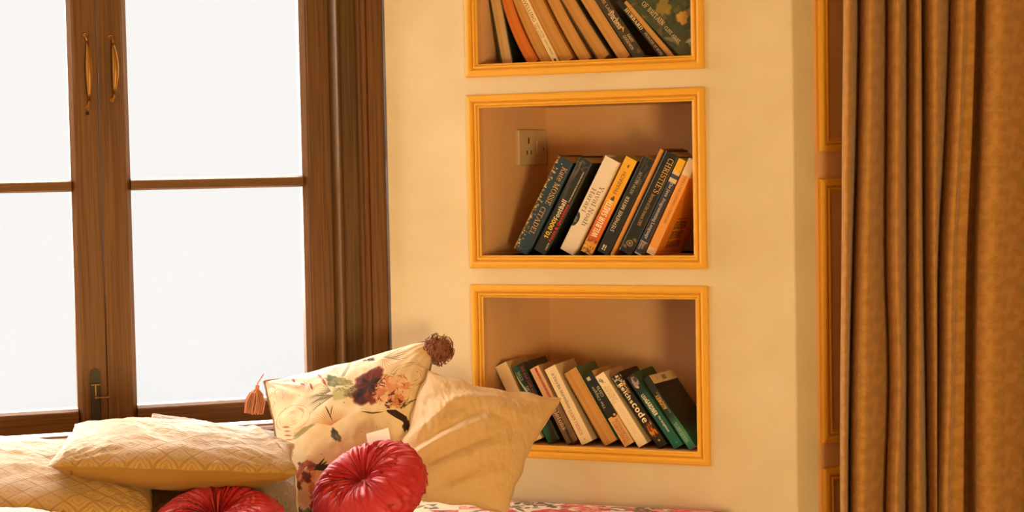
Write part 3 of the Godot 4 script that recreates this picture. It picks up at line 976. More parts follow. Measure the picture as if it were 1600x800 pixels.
func books_bottom() -> void:
	var fy := 0.6065
	# cream
	var b := book("plain cream paperback with pale leaves, first in the lowest niche", 0.3250, fy, -26.2, 0.0310, 0.195, 0.13, {"spine": flat_mat(rgb(240, 216, 180), 0.6), "front": flat_mat(rgb(226, 196, 152), 0.6), "back": flat_mat(rgb(26, 46, 34)), "pages": M.pages_pale})
	# teal and black
	var im := canvas(64, 384, rgb(16, 30, 28))
	for y in 384:
		var e := 30 + 7 * sin(y * 0.045)
		for x in 64:
			if x < e:
				im.set_pixel(x, y, rgb(10, 92, 78).lerp(rgb(14, 48, 44), clampf(x / e - 0.3, 0, 1)))
	stroke(im, [Vector2(3, 20), Vector2(6, 70), Vector2(18, 130), Vector2(20, 190), Vector2(32, 260)], 7, rgb(216, 226, 206), 0.8)
	b = book("dark green and black paperback with red title lettering in the lowest niche", 0.3690, fy, -26.4, 0.0300, 0.195, 0.145, {"spine": ink_mat(im), "front": flat_mat(rgb(14, 30, 26)), "back": flat_mat(rgb(10, 80, 66))})
	lettering(b, "let me tell you", 0.0068, 0.112, 0.188, 0.0085, rgb(196, 62, 40), false, "Droid Serif")
	lettering(b, "SALLY", -0.0060, 0.158, 0.180, 0.0065, rgb(206, 220, 206), false, "Droid Serif")
	lettering(b, "DILLY", -0.0030, 0.118, 0.142, 0.0080, rgb(206, 220, 206), false, "Droid Serif")
	# pink to brown
	im = fade(64, 384, [[0.0, rgb(234, 190, 158)], [0.38, rgb(216, 164, 132)], [0.52, rgb(134, 104, 80)], [1.0, rgb(108, 84, 62)]])
	blob(im, 40, 352, 8, 7, 0, rgb(196, 170, 138), 0.9, 0.05, 0.2)
	blob(im, 40, 352, 5, 4, 0, rgb(108, 84, 62), 0.9, 0.05, 0.2)
	b = book("pink paperback turning grey brown below, title half hidden by the beige cushion", 0.4145, fy, -27.5, 0.0240, 0.193, 0.13, {"spine": ink_mat(im), "front": flat_mat(rgb(190, 150, 118)), "back": flat_mat(rgb(200, 150, 120))})
	lettering(b, "JANE FALLON", -0.002, 0.108, 0.170, 0.0065, rgb(206, 158, 130))
	lettering(b, "Skeletons", 0.001, 0.034, 0.104, 0.0115, rgb(222, 190, 156))
	# thin red, shade of the dark gap painted into its lower half
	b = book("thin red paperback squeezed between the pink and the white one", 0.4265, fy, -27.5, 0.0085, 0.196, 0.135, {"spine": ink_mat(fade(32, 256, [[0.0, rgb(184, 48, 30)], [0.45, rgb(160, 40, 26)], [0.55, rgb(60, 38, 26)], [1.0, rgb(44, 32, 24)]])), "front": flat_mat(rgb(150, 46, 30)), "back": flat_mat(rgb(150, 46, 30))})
	lettering(b, "all the small things we remember", 0.0, 0.090, 0.185, 0.003, rgb(226, 170, 130), false, "Droid Sans", true)
	# white with black and red
	im = canvas(64, 384, rgb(244, 224, 190))
	blob(im, 30, 362, 5, 5, 0, rgb(190, 150, 104), 0.9, 0.2)
	b = book("cream white paperback with black script title and red author lettering in the lowest niche", 0.4504, fy, -27.3, 0.0290, 0.193, 0.13, {"spine": ink_mat(im), "front": flat_mat(rgb(240, 214, 174)), "pages": M.pages_pale})
	lettering(b, "A Tiny Bit Marvellous", -0.001, 0.088, 0.178, 0.0095, rgb(60, 46, 34), false, "Droid Serif")
	lettering(b, "DAWN FRENCH", -0.002, 0.022, 0.085, 0.0080, rgb(196, 48, 30), false, "Droid Serif")
	# leaves to the front
	b = book("paperback with its tan leaves to the front and a green cover in the lowest niche", 0.5059, fy, -30.5, 0.0350, 0.190, 0.13, {"rev": true, "spine": flat_mat(rgb(40, 84, 66)), "front": flat_mat(rgb(58, 104, 78)), "back": flat_mat(rgb(150, 120, 80)), "pages": M.pages_tan})
	# navy above, tan below, with a small figure
	im = bands(64, 384, [[0.60, rgb(20, 30, 34)], [1.0, rgb(226, 178, 120)]])
	for k in 24:
		blob(im, rng.randf_range(0, 64), rng.randf_range(200, 238), 3, 3, 0, rgb(60, 66, 60), 0.5, 0.3)
	blob(im, 44, 224, 20, 16, 0.3, rgb(22, 26, 26), 1.0, 0.1, 0.1)
	blob(im, 46, 228, 10, 9, 0, rgb(150, 76, 40), 0.95, 0.1)
	blob(im, 48, 228, 6, 6, 0, rgb(230, 180, 130), 0.95, 0.1)
	im.fill_rect(Rect2i(16, 16, 20, 18), rgb(200, 190, 160))
	b = book("navy and tan paperback with a small painted figure on its spine in the lowest niche", 0.5533, fy, -31.8, 0.0255, 0.187, 0.13, {"spine": ink_mat(im), "front": flat_mat(rgb(232, 190, 134)), "pages": M.pages_pale})
	lettering(b, "The Clippie", -0.0045, 0.098, 0.155, 0.0080, rgb(214, 206, 180), true, "Droid Serif")
	lettering(b, "Girls", 0.0055, 0.124, 0.150, 0.0080, rgb(214, 206, 180), true, "Droid Serif")
	lettering(b, "MARGARET", -0.0045, 0.008, 0.064, 0.0070, rgb(160, 70, 44), true, "Droid Serif")
	lettering(b, "DICKINSON", 0.0045, 0.008, 0.066, 0.0070, rgb(160, 70, 44), true, "Droid Serif")
	# cream with a small emblem
	im = canvas(64, 384, rgb(246, 226, 192))
	for k in 10:
		blob(im, rng.randf_range(14, 40), rng.randf_range(18, 46), rng.randf_range(3, 8), rng.randf_range(2, 5), rng.randf() * TAU, [rgb(120, 140, 130), rgb(90, 84, 70), rgb(190, 176, 140)][rng.randi() % 3], 0.8, 0.3)
	b = book("pale cream paperback with a small grey emblem at the head of its spine", 0.5868, fy, -32.8, 0.0245, 0.188, 0.13, {"spine": ink_mat(im), "front": flat_mat(rgb(244, 220, 182)), "pages": M.pages_pale})
	lettering(b, "JEREMY", 0.0050, 0.118, 0.156, 0.0068, rgb(206, 164, 118), true, "Droid Serif")
	lettering(b, "PAXMAN", -0.0040, 0.114, 0.158, 0.0068, rgb(206, 164, 118), true, "Droid Serif")
	lettering(b, "THE ENGLISH", 0.0, 0.030, 0.104, 0.0075, rgb(232, 204, 166), true, "Droid Serif")
	# black with a flame
	im = canvas(64, 384, rgb(28, 24, 18))
	for k in 22:
		blob(im, rng.randf_range(0, 64), rng.randf_range(0, 60), rng.randf_range(3, 10), rng.randf_range(3, 8), rng.randf() * TAU, [rgb(230, 214, 182), rgb(216, 196, 160), rgb(40, 36, 28)][rng.randi() % 3], 0.9, 0.4)
	for k in 26:
		blob(im, rng.randf_range(14, 52), rng.randf_range(262, 318), rng.randf_range(2, 6), rng.randf_range(6, 17), rng.randf_range(-0.4, 0.4), [rgb(196, 62, 22), rgb(232, 128, 34), rgb(246, 190, 80)][rng.randi() % 3], 0.75, 0.4)
	blob(im, 34, 352, 8, 7, 0, rgb(190, 160, 120), 0.9, 0.1)
	b = book("black paperback with white lettering and a small flame on its spine", 0.6334, fy, -34.8, 0.0235, 0.193, 0.13, {"spine": ink_mat(im), "front": flat_mat(rgb(30, 24, 18)), "pages": M.pages_pale})
	lettering(b, "Kathy", 0.0050, 0.140, 0.168, 0.0075, rgb(226, 160, 80), false, "Droid Sans", true)
	lettering(b, "Reichs", -0.0020, 0.118, 0.170, 0.0105, rgb(248, 230, 196), false, "Droid Sans", true)
	lettering(b, "code", 0.0000, 0.066, 0.116, 0.0150, rgb(248, 234, 204), false, "Droid Sans", true)
	# teal
	im = fade(64, 384, [[0.0, rgb(44, 40, 44)], [0.2, rgb(20, 40, 40)], [0.3, rgb(12, 76, 70)], [1.0, rgb(10, 104, 90)]])
	blob(im, 34, 36, 22, 30, 0.3, rgb(176, 150, 140), 0.9, 0.15)
	blob(im, 42, 28, 14, 12, 0.3, rgb(60, 46, 58), 0.9, 0.2)
	blob(im, 28, 62, 12, 6, 0.5, rgb(216, 196, 180), 0.9, 0.2)
	blob(im, 36, 362, 5, 6, 0, rgb(120, 170, 150), 0.8, 0.2)
	b = book("teal green paperback with white lettering and a shadowy face at its head", 0.6708, fy, -35.2, 0.0235, 0.193, 0.135, {"spine": ink_mat(im), "front": flat_mat(rgb(40, 92, 64)), "pages": M.pages_pale})
	lettering(b, "LISA", -0.002, 0.126, 0.142, 0.0078, rgb(240, 230, 206), false, "Droid Sans", true)
	lettering(b, "GARDNER", -0.001, 0.086, 0.126, 0.0105, rgb(246, 236, 212), false, "Droid Sans", true)
	lettering(b, "The Neighbour", 0.001, 0.040, 0.082, 0.0068, rgb(226, 226, 206), false, "Droid Sans", true)
	# dark one with its back cover showing
	im = fade(64, 384, [[0.0, rgb(24, 34, 28)], [0.5, rgb(20, 40, 32)], [0.62, rgb(34, 96, 76)], [0.8, rgb(80, 146, 120)], [1.0, rgb(24, 112, 88)]])
	var cv := fade(256, 384, [[0.0, rgb(236, 208, 166)], [0.115, rgb(236, 208, 166)], [0.125, rgb(18, 24, 20)], [0.66, rgb(16, 30, 24)], [0.84, rgb(30, 104, 78)], [1.0, rgb(24, 84, 62)]])
	for k in 9:
		cv.fill_rect(Rect2i(112 + k * 5, 12, 2 + k % 3, 22), rgb(50, 44, 36))
	cv.fill_rect(Rect2i(60, 14, 4, 16), rgb(110, 90, 64))
	for k in 17:
		var w := 150 - (k * 37) % 50
		cv.fill_rect(Rect2i(40 if k > 2 else 56, 74 + k * 12, w, 1 if k % 4 else 2), rgb(84, 88, 74))
	b = book("dark paperback with its black and green back cover showing in the lowest niche", 0.7064, fy, -36.6, 0.0190, 0.190, 0.125, {"yaw": -8.0, "d": 0.046, "spine": ink_mat(im), "front": ink_mat(cv, 0.35), "pages": M.pages_pale})
	lettering(b, "AUDREY", -0.001, 0.106, 0.144, 0.0100, rgb(232, 168, 74), true, "Droid Sans", true)
	lettering(b, "NIFFENEGGER", 0.004, 0.094, 0.150, 0.0045, rgb(120, 150, 120), true, "Droid Sans")
	lettering(b, "HER FEARFUL", -0.001, 0.018, 0.070, 0.0075, rgb(176, 206, 180), true, "Droid Serif")




func books_top() -> void:
	var fy := 1.4742
	var green := flat_mat(rgb(30, 46, 32))
	book("dark green hardback with pale leaves to the front, nearest the window in the topmost niche", 0.2700, fy, -10.0, 0.0310, 0.235, 0.15, {"hard": true, "rev": true, "spine": green, "pages": M.pages_pale})
	book("slumped paperback with orange brown leaves to the front in the topmost niche", 0.3392, fy, -32.5, 0.0265, 0.20, 0.13, {"rev": true, "bend": 1.0, "spine": flat_mat(rgb(196, 98, 34), 0.8), "pages": M.pages_orange})
	book("slumped paperback with tan leaves to the front beside the orange brown one", 0.3720, fy, -29.0, 0.0225, 0.20, 0.13, {"rev": true, "bend": 0.45, "spine": flat_mat(rgb(220, 160, 84), 0.8), "pages": M.pages_tan})
	var im := canvas(64, 384, rgb(246, 224, 176))
	im.fill_rect(Rect2i(24, 360, 18, 14), rgb(44, 38, 30))
	var b := book("thin cream paperback with black lettering, its spine to the front in the topmost niche", 0.3985, fy, -28.0, 0.0165, 0.19, 0.13, {"bend": 0.12, "spine": ink_mat(im), "front": flat_mat(rgb(230, 196, 140))})
	lettering(b, "TRAVELLING", 0.001, 0.110, 0.185, 0.0080, rgb(96, 70, 40), false, "Droid Sans")
	lettering(b, "Tales of the", 0.003, 0.066, 0.104, 0.0045, rgb(120, 90, 54), false, "Droid Serif")
	lettering(b, "Year on foot", -0.003, 0.068, 0.104, 0.0045, rgb(120, 90, 54), false, "Droid Serif")
	lettering(b, "JOHN B. SUMMERS", 0.001, 0.022, 0.062, 0.0050, rgb(120, 90, 54), false, "Droid Sans")
	book("thick paperback with tan leaves to the front, next past the cream spine", 0.4200, fy, -30.5, 0.0300, 0.20, 0.13, {"rev": true, "bend": 0.3, "spine": flat_mat(rgb(214, 150, 76), 0.8), "pages": M.pages_tan})
	book("slumped paperback with tan leaves and a faint crease, second past the cream spine", 0.4660, fy, -31.5, 0.0265, 0.20, 0.13, {"rev": true, "bend": 0.3, "spine": flat_mat(rgb(206, 140, 70), 0.8), "pages": M.pages_tan})
	book("paperback with brown leaves and a dark brown cover edge in the topmost niche", 0.5080, fy, -34.0, 0.0330, 0.20, 0.13, {"rev": true, "bend": 0.2, "hard": true, "spine": flat_mat(rgb(70, 52, 26), 0.7), "pages": M.pages_tan})
	book("paperback with tan leaves and a dark green cover edge before the black lettered spine", 0.5576, fy, -33.5, 0.0285, 0.20, 0.13, {"rev": true, "bend": 0.08, "spine": flat_mat(rgb(24, 60, 44), 0.7), "pages": M.pages_tan})
	im = canvas(64, 384, rgb(58, 46, 24))
	for k in 30:
		blob(im, rng.randf_range(0, 64), rng.randf_range(0, 384), rng.randf_range(4, 10), rng.randf_range(10, 30), rng.randf() * TAU, [rgb(84, 66, 30), rgb(40, 40, 22), rgb(100, 60, 30)][rng.randi() % 3], 0.35, 0.3)
	blob(im, 40, 228, 5, 14, 0.7, rgb(232, 150, 44), 0.95, 0.3)
	blob(im, 38, 218, 4, 9, -0.4, rgb(232, 150, 44), 0.95, 0.3)
	blob(im, 44, 352, 9, 12, 0.3, rgb(130, 96, 54), 0.8, 0.4)
	b = book("dark brown paperback with ornate white script lettering in the topmost niche", 0.5937, fy, -33.5, 0.0270, 0.19, 0.13, {"spine": ink_mat(im), "front": flat_mat(rgb(26, 34, 26)), "pages": M.pages_tan})
	lettering(b, "THE LAST", 0.002, 0.120, 0.168, 0.0065, rgb(224, 196, 150))
	lettering(b, "Duchess", 0.0015, 0.082, 0.126, 0.0150, rgb(236, 210, 164), false, "Droid Serif", true)
	lettering(b, "DAISY", 0.0065, 0.040, 0.061, 0.0060, rgb(232, 206, 160))
	lettering(b, "GOODWIN", -0.0030, 0.026, 0.064, 0.0065, rgb(232, 206, 160))
	b = book("black paperback with white capitals, third from the niche side in the topmost niche", 0.6560, fy, -38.2, 0.0135, 0.17, 0.13, {"spine": flat_mat(rgb(18, 24, 22)), "pages": M.pages_tan})
	lettering(b, "HUBBARD", 0.001, 0.085, 0.145, 0.0080, rgb(238, 206, 156), false, "Droid Serif", true)
	lettering(b, "PROBLEMS OF WORK", 0.001, 0.010, 0.074, 0.0065, rgb(186, 150, 104), false, "Droid Sans", true)
	book("slim paperback with pale tan leaves to the front beside the green picture cover", 0.6755, fy, -40.3, 0.0130, 0.17, 0.13, {"rev": true, "spine": flat_mat(rgb(70, 90, 60)), "pages": M.pages_tan})
	im = canvas(272, 384, rgb(58, 66, 36))
	for k in 130:
		blob(im, rng.randf_range(0, 272), rng.randf_range(0, 330), rng.randf_range(8, 26), rng.randf_range(5, 18), rng.randf() * TAU, [rgb(72, 84, 34), rgb(40, 56, 34), rgb(110, 104, 40), rgb(128, 92, 54), rgb(52, 70, 52), rgb(36, 44, 26)][rng.randi() % 6], 0.6, 0.35)
	blob(im, 128, 248, 30, 34, 0.5, rgb(204, 150, 54), 0.95, 0.2)
	blob(im, 176, 262, 26, 30, 0.3, rgb(150, 104, 60), 0.9, 0.2)
	blob(im, 100, 150, 40, 44, 0.6, rgb(172, 140, 44), 0.7, 0.3)
	blob(im, 190, 170, 30, 40, 0.6, rgb(62, 92, 44), 0.8, 0.3)
	blob(im, 200, 90, 34, 40, 0.6, rgb(150, 80, 40), 0.6, 0.3)
	stroke(im, [Vector2(8, 250), Vector2(40, 300), Vector2(30, 330)], 20, rgb(120, 112, 92), 0.4)
	im.fill_rect(Rect2i(0, 322, 272, 62), rgb(78, 76, 38))
	for k in 5:
		stroke(im, [Vector2(60 + k * 6, 334), Vector2(74 + (k * 9) % 19, 350), Vector2(62 + k * 7, 370)], 4, rgb(220, 196, 150), 0.8)
	b = book("large green picture book of painted fruit at the end of the topmost niche, front outwards", 0.7033, fy, -43.5, 0.1360, 0.19, 0.026, {"spine": ink_mat(im), "front": flat_mat(rgb(60, 66, 36)), "back": flat_mat(rgb(34, 44, 28)), "pages": M.pages_tan})
	lettering(b, "OF BRITAIN", -0.068 + 0.024, 0.088, 0.157, 0.0105, rgb(226, 200, 156))
	lettering(b, "CLIVE ASLET", -0.068 + 0.022, 0.033, 0.081, 0.0080, rgb(236, 210, 166))


# ------------------------------------------------------------------ cushions
# a stuffed cushion between four corners (top left, top right, bottom right, bottom left as its face is seen), th thick on each side
func pillow(label: String, c: Array, th: float, o: Dictionary) -> Node3D:
	var mid: Vector3 = (c[0] + c[1] + c[2] + c[3]) / 4.0
	var ax: Vector3 = ((c[1] - c[0]) + (c[2] - c[3])).normalized()
	var n: Vector3 = ax.cross((c[0] - c[3]) + (c[1] - c[2])).normalized()   # out of the face
	var t := thing("cushion", label, "cushion", Transform3D(Basis.IDENTITY, mid), o.get("group", ""))
	var pinch: float = o.get("pinch", 0.05)
	var wr: float = o.get("wrinkle", 0.004)
	var ridges: Array = o.get("ridges", [])
	var nz := noise(2.2, 3, o.get("seed", 1))
	var wz := noise(1.0, 2, o.get("seed", 1) + 40)
	var thb: float = o.get("back", th)
	var eg: float = o.get("edge", 0.02)
	var flat := func(u: float, v: float) -> Vector3:
		var a := 2.0 * u - 1.0
		var b := 2.0 * v - 1.0
		var a2 := a * (1.0 - pinch * (1.0 - b * b) * absf(a)) + eg * wz.get_noise_2d(v * 3.0, 7.0 + signf(a)) * pow(absf(a), 5.0)
		var b2 := b * (1.0 - pinch * (1.0 - a * a) * absf(b)) + eg * wz.get_noise_2d(u * 3.0, 3.0 + signf(b)) * pow(absf(b), 5.0)
		var fu := (a2 + 1.0) / 2.0
		var fv := (b2 + 1.0) / 2.0
		return c[0].lerp(c[1], fu).lerp(c[3].lerp(c[2], fu), fv) - mid
	var face := func(u: float, v: float, s: float) -> Vector3:
		var a := 2.0 * u - 1.0
		var b := 2.0 * v - 1.0
		var k := pow(maxf((1.0 - a * a) * (1.0 - b * b), 0.0), o.get("power", 0.5))
		var edge := clampf(k * 3.0, 0.0, 1.0)
		var w := wr * edge * (nz.get_noise_2d(u * 2.0 + v, v * 2.0 - u) + 0.7 * (absf(nz.get_noise_2d(u * 5.0 - 3.0 * v, 9.0 + v * 2.0)) - 0.3))
		# gathers that run in from the corners
		var cor := absf(a) * absf(b)
		w += wr * o.get("gather", 1.2) * edge * cor * cor * sin(24.0 * atan2(1.0 - absf(a) + 0.02, 1.0 - absf(b) + 0.02) + 3.0 * signf(a) + 5.0 * signf(b))
		if s > 0.0:
			for r in ridges:
				var p := Vector2(u, v)
				var q: Vector2 = r[1] - r[0]
				var f := clampf((p - r[0]).dot(q) / q.length_squared(), 0.0, 1.0)
				var away: float = (p - r[0]).cross(q.normalized())
				var off := p.distance_to(r[0] + q * f)
				w += r[3] * exp(-off * off / (r[2] * r[2])) * sin(PI * (0.15 + 0.7 * f)) * (1.0 if away < 0 else 0.9)
		return flat.call(u, v) + n * s * ((th if s > 0 else thb) * k + w)
	var N: int = o.get("grid", 90)
	var m := sheet(N, N, func(u: float, v: float) -> Vector3: return face.call(u, v, 1.0), false, o.get("uv", Vector2.ONE))
	sheet(N / 2, N / 2, func(u: float, v: float) -> Vector3: return face.call(u, v, -1.0), true, o.get("uv", Vector2.ONE), m)
	m.surface_set_material(0, o.face)
	m.surface_set_material(1, o.get("rear", o.face))
	part("cushion_cover", m, null, t)
	if o.get("piping", 0.0) > 0.0:
		var st := surf()
		var pts := []
		var Q := 160
		for k in Q + 1:
			var f := fposmod(4.0 * k / Q, 4.0)
			var g := f - floorf(f)
			var e := int(f)
			var u: float = [g, 1.0, 1.0 - g, 0.0][e]
			var v: float = [0.0, g, 1.0, 1.0 - g][e]
			var out: Vector3 = flat.call(u, v)
			pts.append(out * (1.0 + 0.004 * wz.get_noise_1d(k * 0.9)) + n * 0.0015 * sin(k * 0.7) * o.get("wavy", 0.5))
		tube(st, pts, o.piping, o.piping, 6)
		part("piping", done(st), o.get("piping_mat", o.face), t)
	return t


func tassel(parent: Node3D, at: Vector3, dirn: Vector3, long: float, spread: float, m: StandardMaterial3D, puffy := false) -> void:
	at -= parent.position
	m.vertex_color_use_as_albedo = true
	var st := surf()
	st.set_color(Color.WHITE)
	if puffy:   # a loose pompon of looped strands
		for k in 150:
			var a := Vector3(rng.randfn(), rng.randfn(), rng.randfn()).normalized()
			var b := Vector3(rng.randfn(), rng.randfn(), rng.randfn()).normalized()
			var r := long * rng.randf_range(0.75, 1.0)
			var e := (a + b * 0.8 + Vector3(0, -0.6, 0)).normalized()
			var sq := Vector3(1.0, 1.05, 0.8)
			st.set_color(Color.WHITE.lerp(Color(0.42, 0.34, 0.30), rng.randf()))
			tube(st, [at + a * r * 0.55 * sq, at + (a + b * 0.35).normalized() * r * sq, at + (a * 0.6 + b * 0.6 + e * 0.4).normalized() * r * sq, at + e * r * 0.97 * sq], 0.0011, 0.0009, 5)
		# the packed middle
		for k in 60:
			var a := Vector3(rng.randfn(), rng.randfn(), rng.randfn()).normalized()
			var b := Vector3(rng.randfn(), rng.randfn(), rng.randfn()).normalized()
			tube(st, [at + a * long * 0.62, at + (a + b).normalized() * long * 0.72, at + b * long * 0.62], 0.004, 0.004, 5)
	else:
		tube(st, [at - dirn * 0.012 + Vector3(0.012, 0.012, 0), at - dirn * 0.004, at], 0.0014, 0.0014, 6)
		tube(st, [at, at + dirn * 0.004, at + dirn * 0.010, at + dirn * 0.015], 0.0045, 0.0055, 10)
		for k in 150:
			var w := rng.randf() * TAU
			var q := sqrt(rng.randf())
			var side := (dirn.cross(Vector3.BACK).normalized() * cos(w) + Vector3.BACK * sin(w)) * q
			var tip := at + dirn * long * rng.randf_range(0.86, 1.0) + side * spread * (0.85 + 0.15 * rng.randf())
			st.set_color(Color.WHITE.lerp(Color(0.40, 0.32, 0.30), rng.randf() * rng.randf()))
			tube(st, [at + dirn * 0.010 + side * 0.005, at + dirn * 0.018 + side * spread * 0.62, at + dirn * long * 0.55 + side * spread * 0.95 + Vector3(rng.randfn(), 0, rng.randfn()) * 0.0009, tip], 0.0011, 0.0009, 5)
	part("tassel", done(st), m, parent)


func diamond() -> StandardMaterial3D:
	# woven tile of nested diamonds: tone and relief
	var n := 192
	var im := canvas(n, n, Color.WHITE)
	var hm := canvas(n, n, Color.BLACK)
	for y in n:
		for x in n:
			var a := absf(fposmod(float(x) / n * 2.0, 2.0) - 1.0)
			var b := absf(fposmod(float(y) / n * 2.0, 2.0) - 1.0)
			var d := a + b            # 0 in the centre of one diamond, 1 on the lines, 2 in the next
			var e := d if d < 1.0 else 2.0 - d
			var v := 1.0
			if e > 0.90:
				v = 0.0
			elif e > 0.50 and e < 0.58:
				v = 0.55
			elif e < 0.22:
				v = 0.35
			var th := 0.5 + 0.5 * sin(x * 1.6) * sin(y * 1.6)
			im.set_pixel(x, y, rgb(170, 122, 44).lerp(rgb(196, 150, 68), v * 0.85 + th * 0.15))
			hm.set_pixel(x, y, Color.WHITE * (0.8 * v + 0.2 * th))
	return mat(Color.WHITE, 0.55, {"albedo_texture": tex(im), "heightmap_enabled": true, "heightmap_texture": tex(hm), "heightmap_scale": 0.4, "uv1_scale": Vector3(9.5, 9.5, 1), "rim_enabled": true, "rim": 0.35})


# where a motif lies on the print, the swell of the cushion allowed for
func on_print(u: float, v: float) -> Vector2:
	var x := u * (1.0 + 0.33 * v)
	var a := 2.0 * x - 1.0
	var b := 2.0 * v - 1.0
	return Vector2(x + 0.03 * a, v + 0.10 * sqrt(maxf((1.0 - a * a) * (1.0 - b * b), 0.0)))


func fb(im: Image, u: float, v: float, rx: float, ry: float, turn: float, c: Color, strength := 1.0, ragged := 0.15, soft := 0.25) -> void:
	var p := on_print(u, v) * im.get_width()
	blob(im, p.x, p.y, rx * 1.2, ry * 1.2, turn, c, strength, ragged, soft)


func flower_print() -> ImageTexture:
	var S := 1024
	var im := canvas(S, S, rgb(240, 220, 186))
	var P := func(u: float, v: float) -> Vector2: return on_print(u, v) * S
	for k in 40:
		blob(im, rng.randf() * S, rng.randf() * S, rng.randf_range(50, 150), rng.randf_range(40, 110), rng.randf() * TAU, [rgb(246, 232, 204), rgb(232, 204, 164), rgb(236, 214, 180), rgb(240, 206, 176)][rng.randi() % 4], 0.5, 0.3, 0.9)
	# pink petals along the top edge
	for p in [[0.06, 0.02], [0.14, 0.05], [0.22, 0.03], [0.30, 0.06], [0.36, 0.02], [0.10, 0.13], [0.22, 0.12], [0.42, 0.04]]:
		fb(im, p[0], p[1], 62, 40, rng.randf() * TAU, rgb(238, 188, 166), 0.7, 0.35, 0.7)
	for p in [[0.17, 0.02, 1.0], [0.21, 0.08, 0.5], [0.26, 0.10, 1.4], [0.31, 0.05, 0.9], [0.33, 0.10, 1.2]]:
		stroke(im, [P.call(p[0], p[1]), P.call(p[0] + 0.025 * cos(p[2]), p[1] + 0.05 * sin(p[2]))], 14, rgb(150, 44, 50), 0.8)
	# pale roses, drawn in thin lines
	for ctr in [[0.80, 0.24, 0.13], [0.13, 0.30, 0.10], [0.62, 0.78, 0.12]]:
		for k in 22:
			var a := rng.randf() * TAU
			var r: float = ctr[2] * sqrt(rng.randf())
			var pts := []
			for q in 6:
				pts.append(P.call(ctr[0] + cos(a + q * 0.22) * r, ctr[1] + sin(a + q * 0.22) * r * 0.9))
			stroke(im, pts, 4, rgb(198, 150, 100), 0.5)
	# green leaf and thistle
	fb(im, 0.385, 0.13, 62, 34, 1.0, rgb(92, 98, 52), 0.95, 0.25)
	fb(im, 0.42, 0.15, 74, 30, 0.5, rgb(146, 138, 78), 0.9, 0.25)
	fb(im, 0.41, 0.235, 62, 46, 0.3, rgb(186, 178, 112), 0.9, 0.15)
	fb(im, 0.475, 0.245, 50, 46, 0.0, rgb(120, 104, 48), 0.9, 0.2)
	for k in 90:
		fb(im, 0.475 + rng.randfn() * 0.022, 0.25 + rng.randfn() * 0.022, 3, 3, 0, [rgb(70, 62, 30), rgb(176, 152, 80)][k % 2], 0.9, 0.3)
	for k in 14:
		var a := -0.35 + 0.06 * k
		stroke(im, [P.call(0.37, 0.235), P.call(0.30 - 0.02 * sin(k * 1.0), 0.225 + a * 0.10), P.call(0.20 + 0.05 * absf(a), 0.25 + a * 0.16)], 5, rgb(110, 94, 48), 0.7)
	for k in 8:
		stroke(im, [P.call(0.36, 0.20), P.call(0.335 - 0.012 * k, 0.13 + 0.012 * k)], 4, rgb(110, 100, 56), 0.7)
	stroke(im, [P.call(0.50, -0.02), P.call(0.475, 0.05), P.call(0.44, 0.11)], 24, rgb(146, 132, 70), 0.8, false)
	# deep red poppy
	fb(im, 0.565, 0.20, 86, 60, 0.35, rgb(96, 16, 10), 1.0, 0.10)
	fb(im, 0.60, 0.16, 62, 52, -0.4, rgb(112, 22, 12), 1.0, 0.12)
	fb(im, 0.53, 0.29, 74, 64, 0.2, rgb(74, 10, 8), 1.0, 0.10)
	fb(im, 0.58, 0.31, 56, 54, 0.2, rgb(116, 38, 26), 0.9, 0.25)
	fb(im, 0.575, 0.22, 48, 34, 0.4, rgb(34, 10, 10), 0.95, 0.3)
	fb(im, 0.52, 0.26, 30, 40, 0.4, rgb(36, 10, 10), 0.9, 0.3)
	# pink blossom
	for k in 46:
		var a := rng.randf() * TAU
		var r := 0.085 * sqrt(rng.randf())
		fb(im, 0.685 + cos(a) * r, 0.31 + sin(a) * r * 1.2, rng.randf_range(22, 40), rng.randf_range(14, 24), a, [rgb(226, 150, 112), rgb(238, 178, 140), rgb(214, 128, 96), rgb(244, 196, 158)][rng.randi() % 4], 0.85, 0.3)
	for p in [[0.66, 0.38], [0.68, 0.33], [0.72, 0.40], [0.735, 0.43], [0.65, 0.41]]:
		fb(im, p[0], p[1], 22, 12, rng.randf() * TAU, rgb(74, 40, 26), 0.9, 0.6)
	fb(im, 0.70, 0.36, 16, 14, 0, rgb(196, 150, 60), 0.9, 0.4)
	for k in 46:   # veins of the poppy and edges of the petals
		var a := rng.randf() * TAU
		var r := rng.randf_range(0.03, 0.085)
		stroke(im, [P.call(0.57 + 0.01 * cos(a), 0.22 + 0.01 * sin(a)), P.call(0.57 + r * cos(a + 0.15), 0.225 + r * sin(a + 0.15)), P.call(0.57 + r * 1.1 * cos(a + 0.3), 0.225 + r * 1.1 * sin(a + 0.3))], 5, [rgb(30, 6, 6), rgb(140, 36, 22), rgb(52, 8, 8)][k % 3], 0.6)
	for k in 40:
		var a := rng.randf() * TAU
		var r := 0.09 * sqrt(rng.randf())
		var c := Vector2(0.685 + cos(a) * r, 0.31 + sin(a) * r * 1.2)
		var arc := []
		for q in 5:
			arc.append(P.call(c.x + 0.022 * cos(a + q * 0.5 - 1.0), c.y + 0.026 * sin(a + q * 0.5 - 1.0)))
		stroke(im, arc, 4, [rgb(150, 70, 46), rgb(250, 214, 180)][k % 2], 0.7)
	for k in 30:
		var u := rng.randf_range(0.02, 0.42)
		var v := rng.randf_range(-0.02, 0.14)
		var a := rng.randf() * TAU
		stroke(im, [P.call(u, v), P.call(u + 0.03 * cos(a), v + 0.03 * sin(a)), P.call(u + 0.05 * cos(a + 0.5), v + 0.05 * sin(a + 0.5))], 4, rgb(206, 130, 116), 0.5)
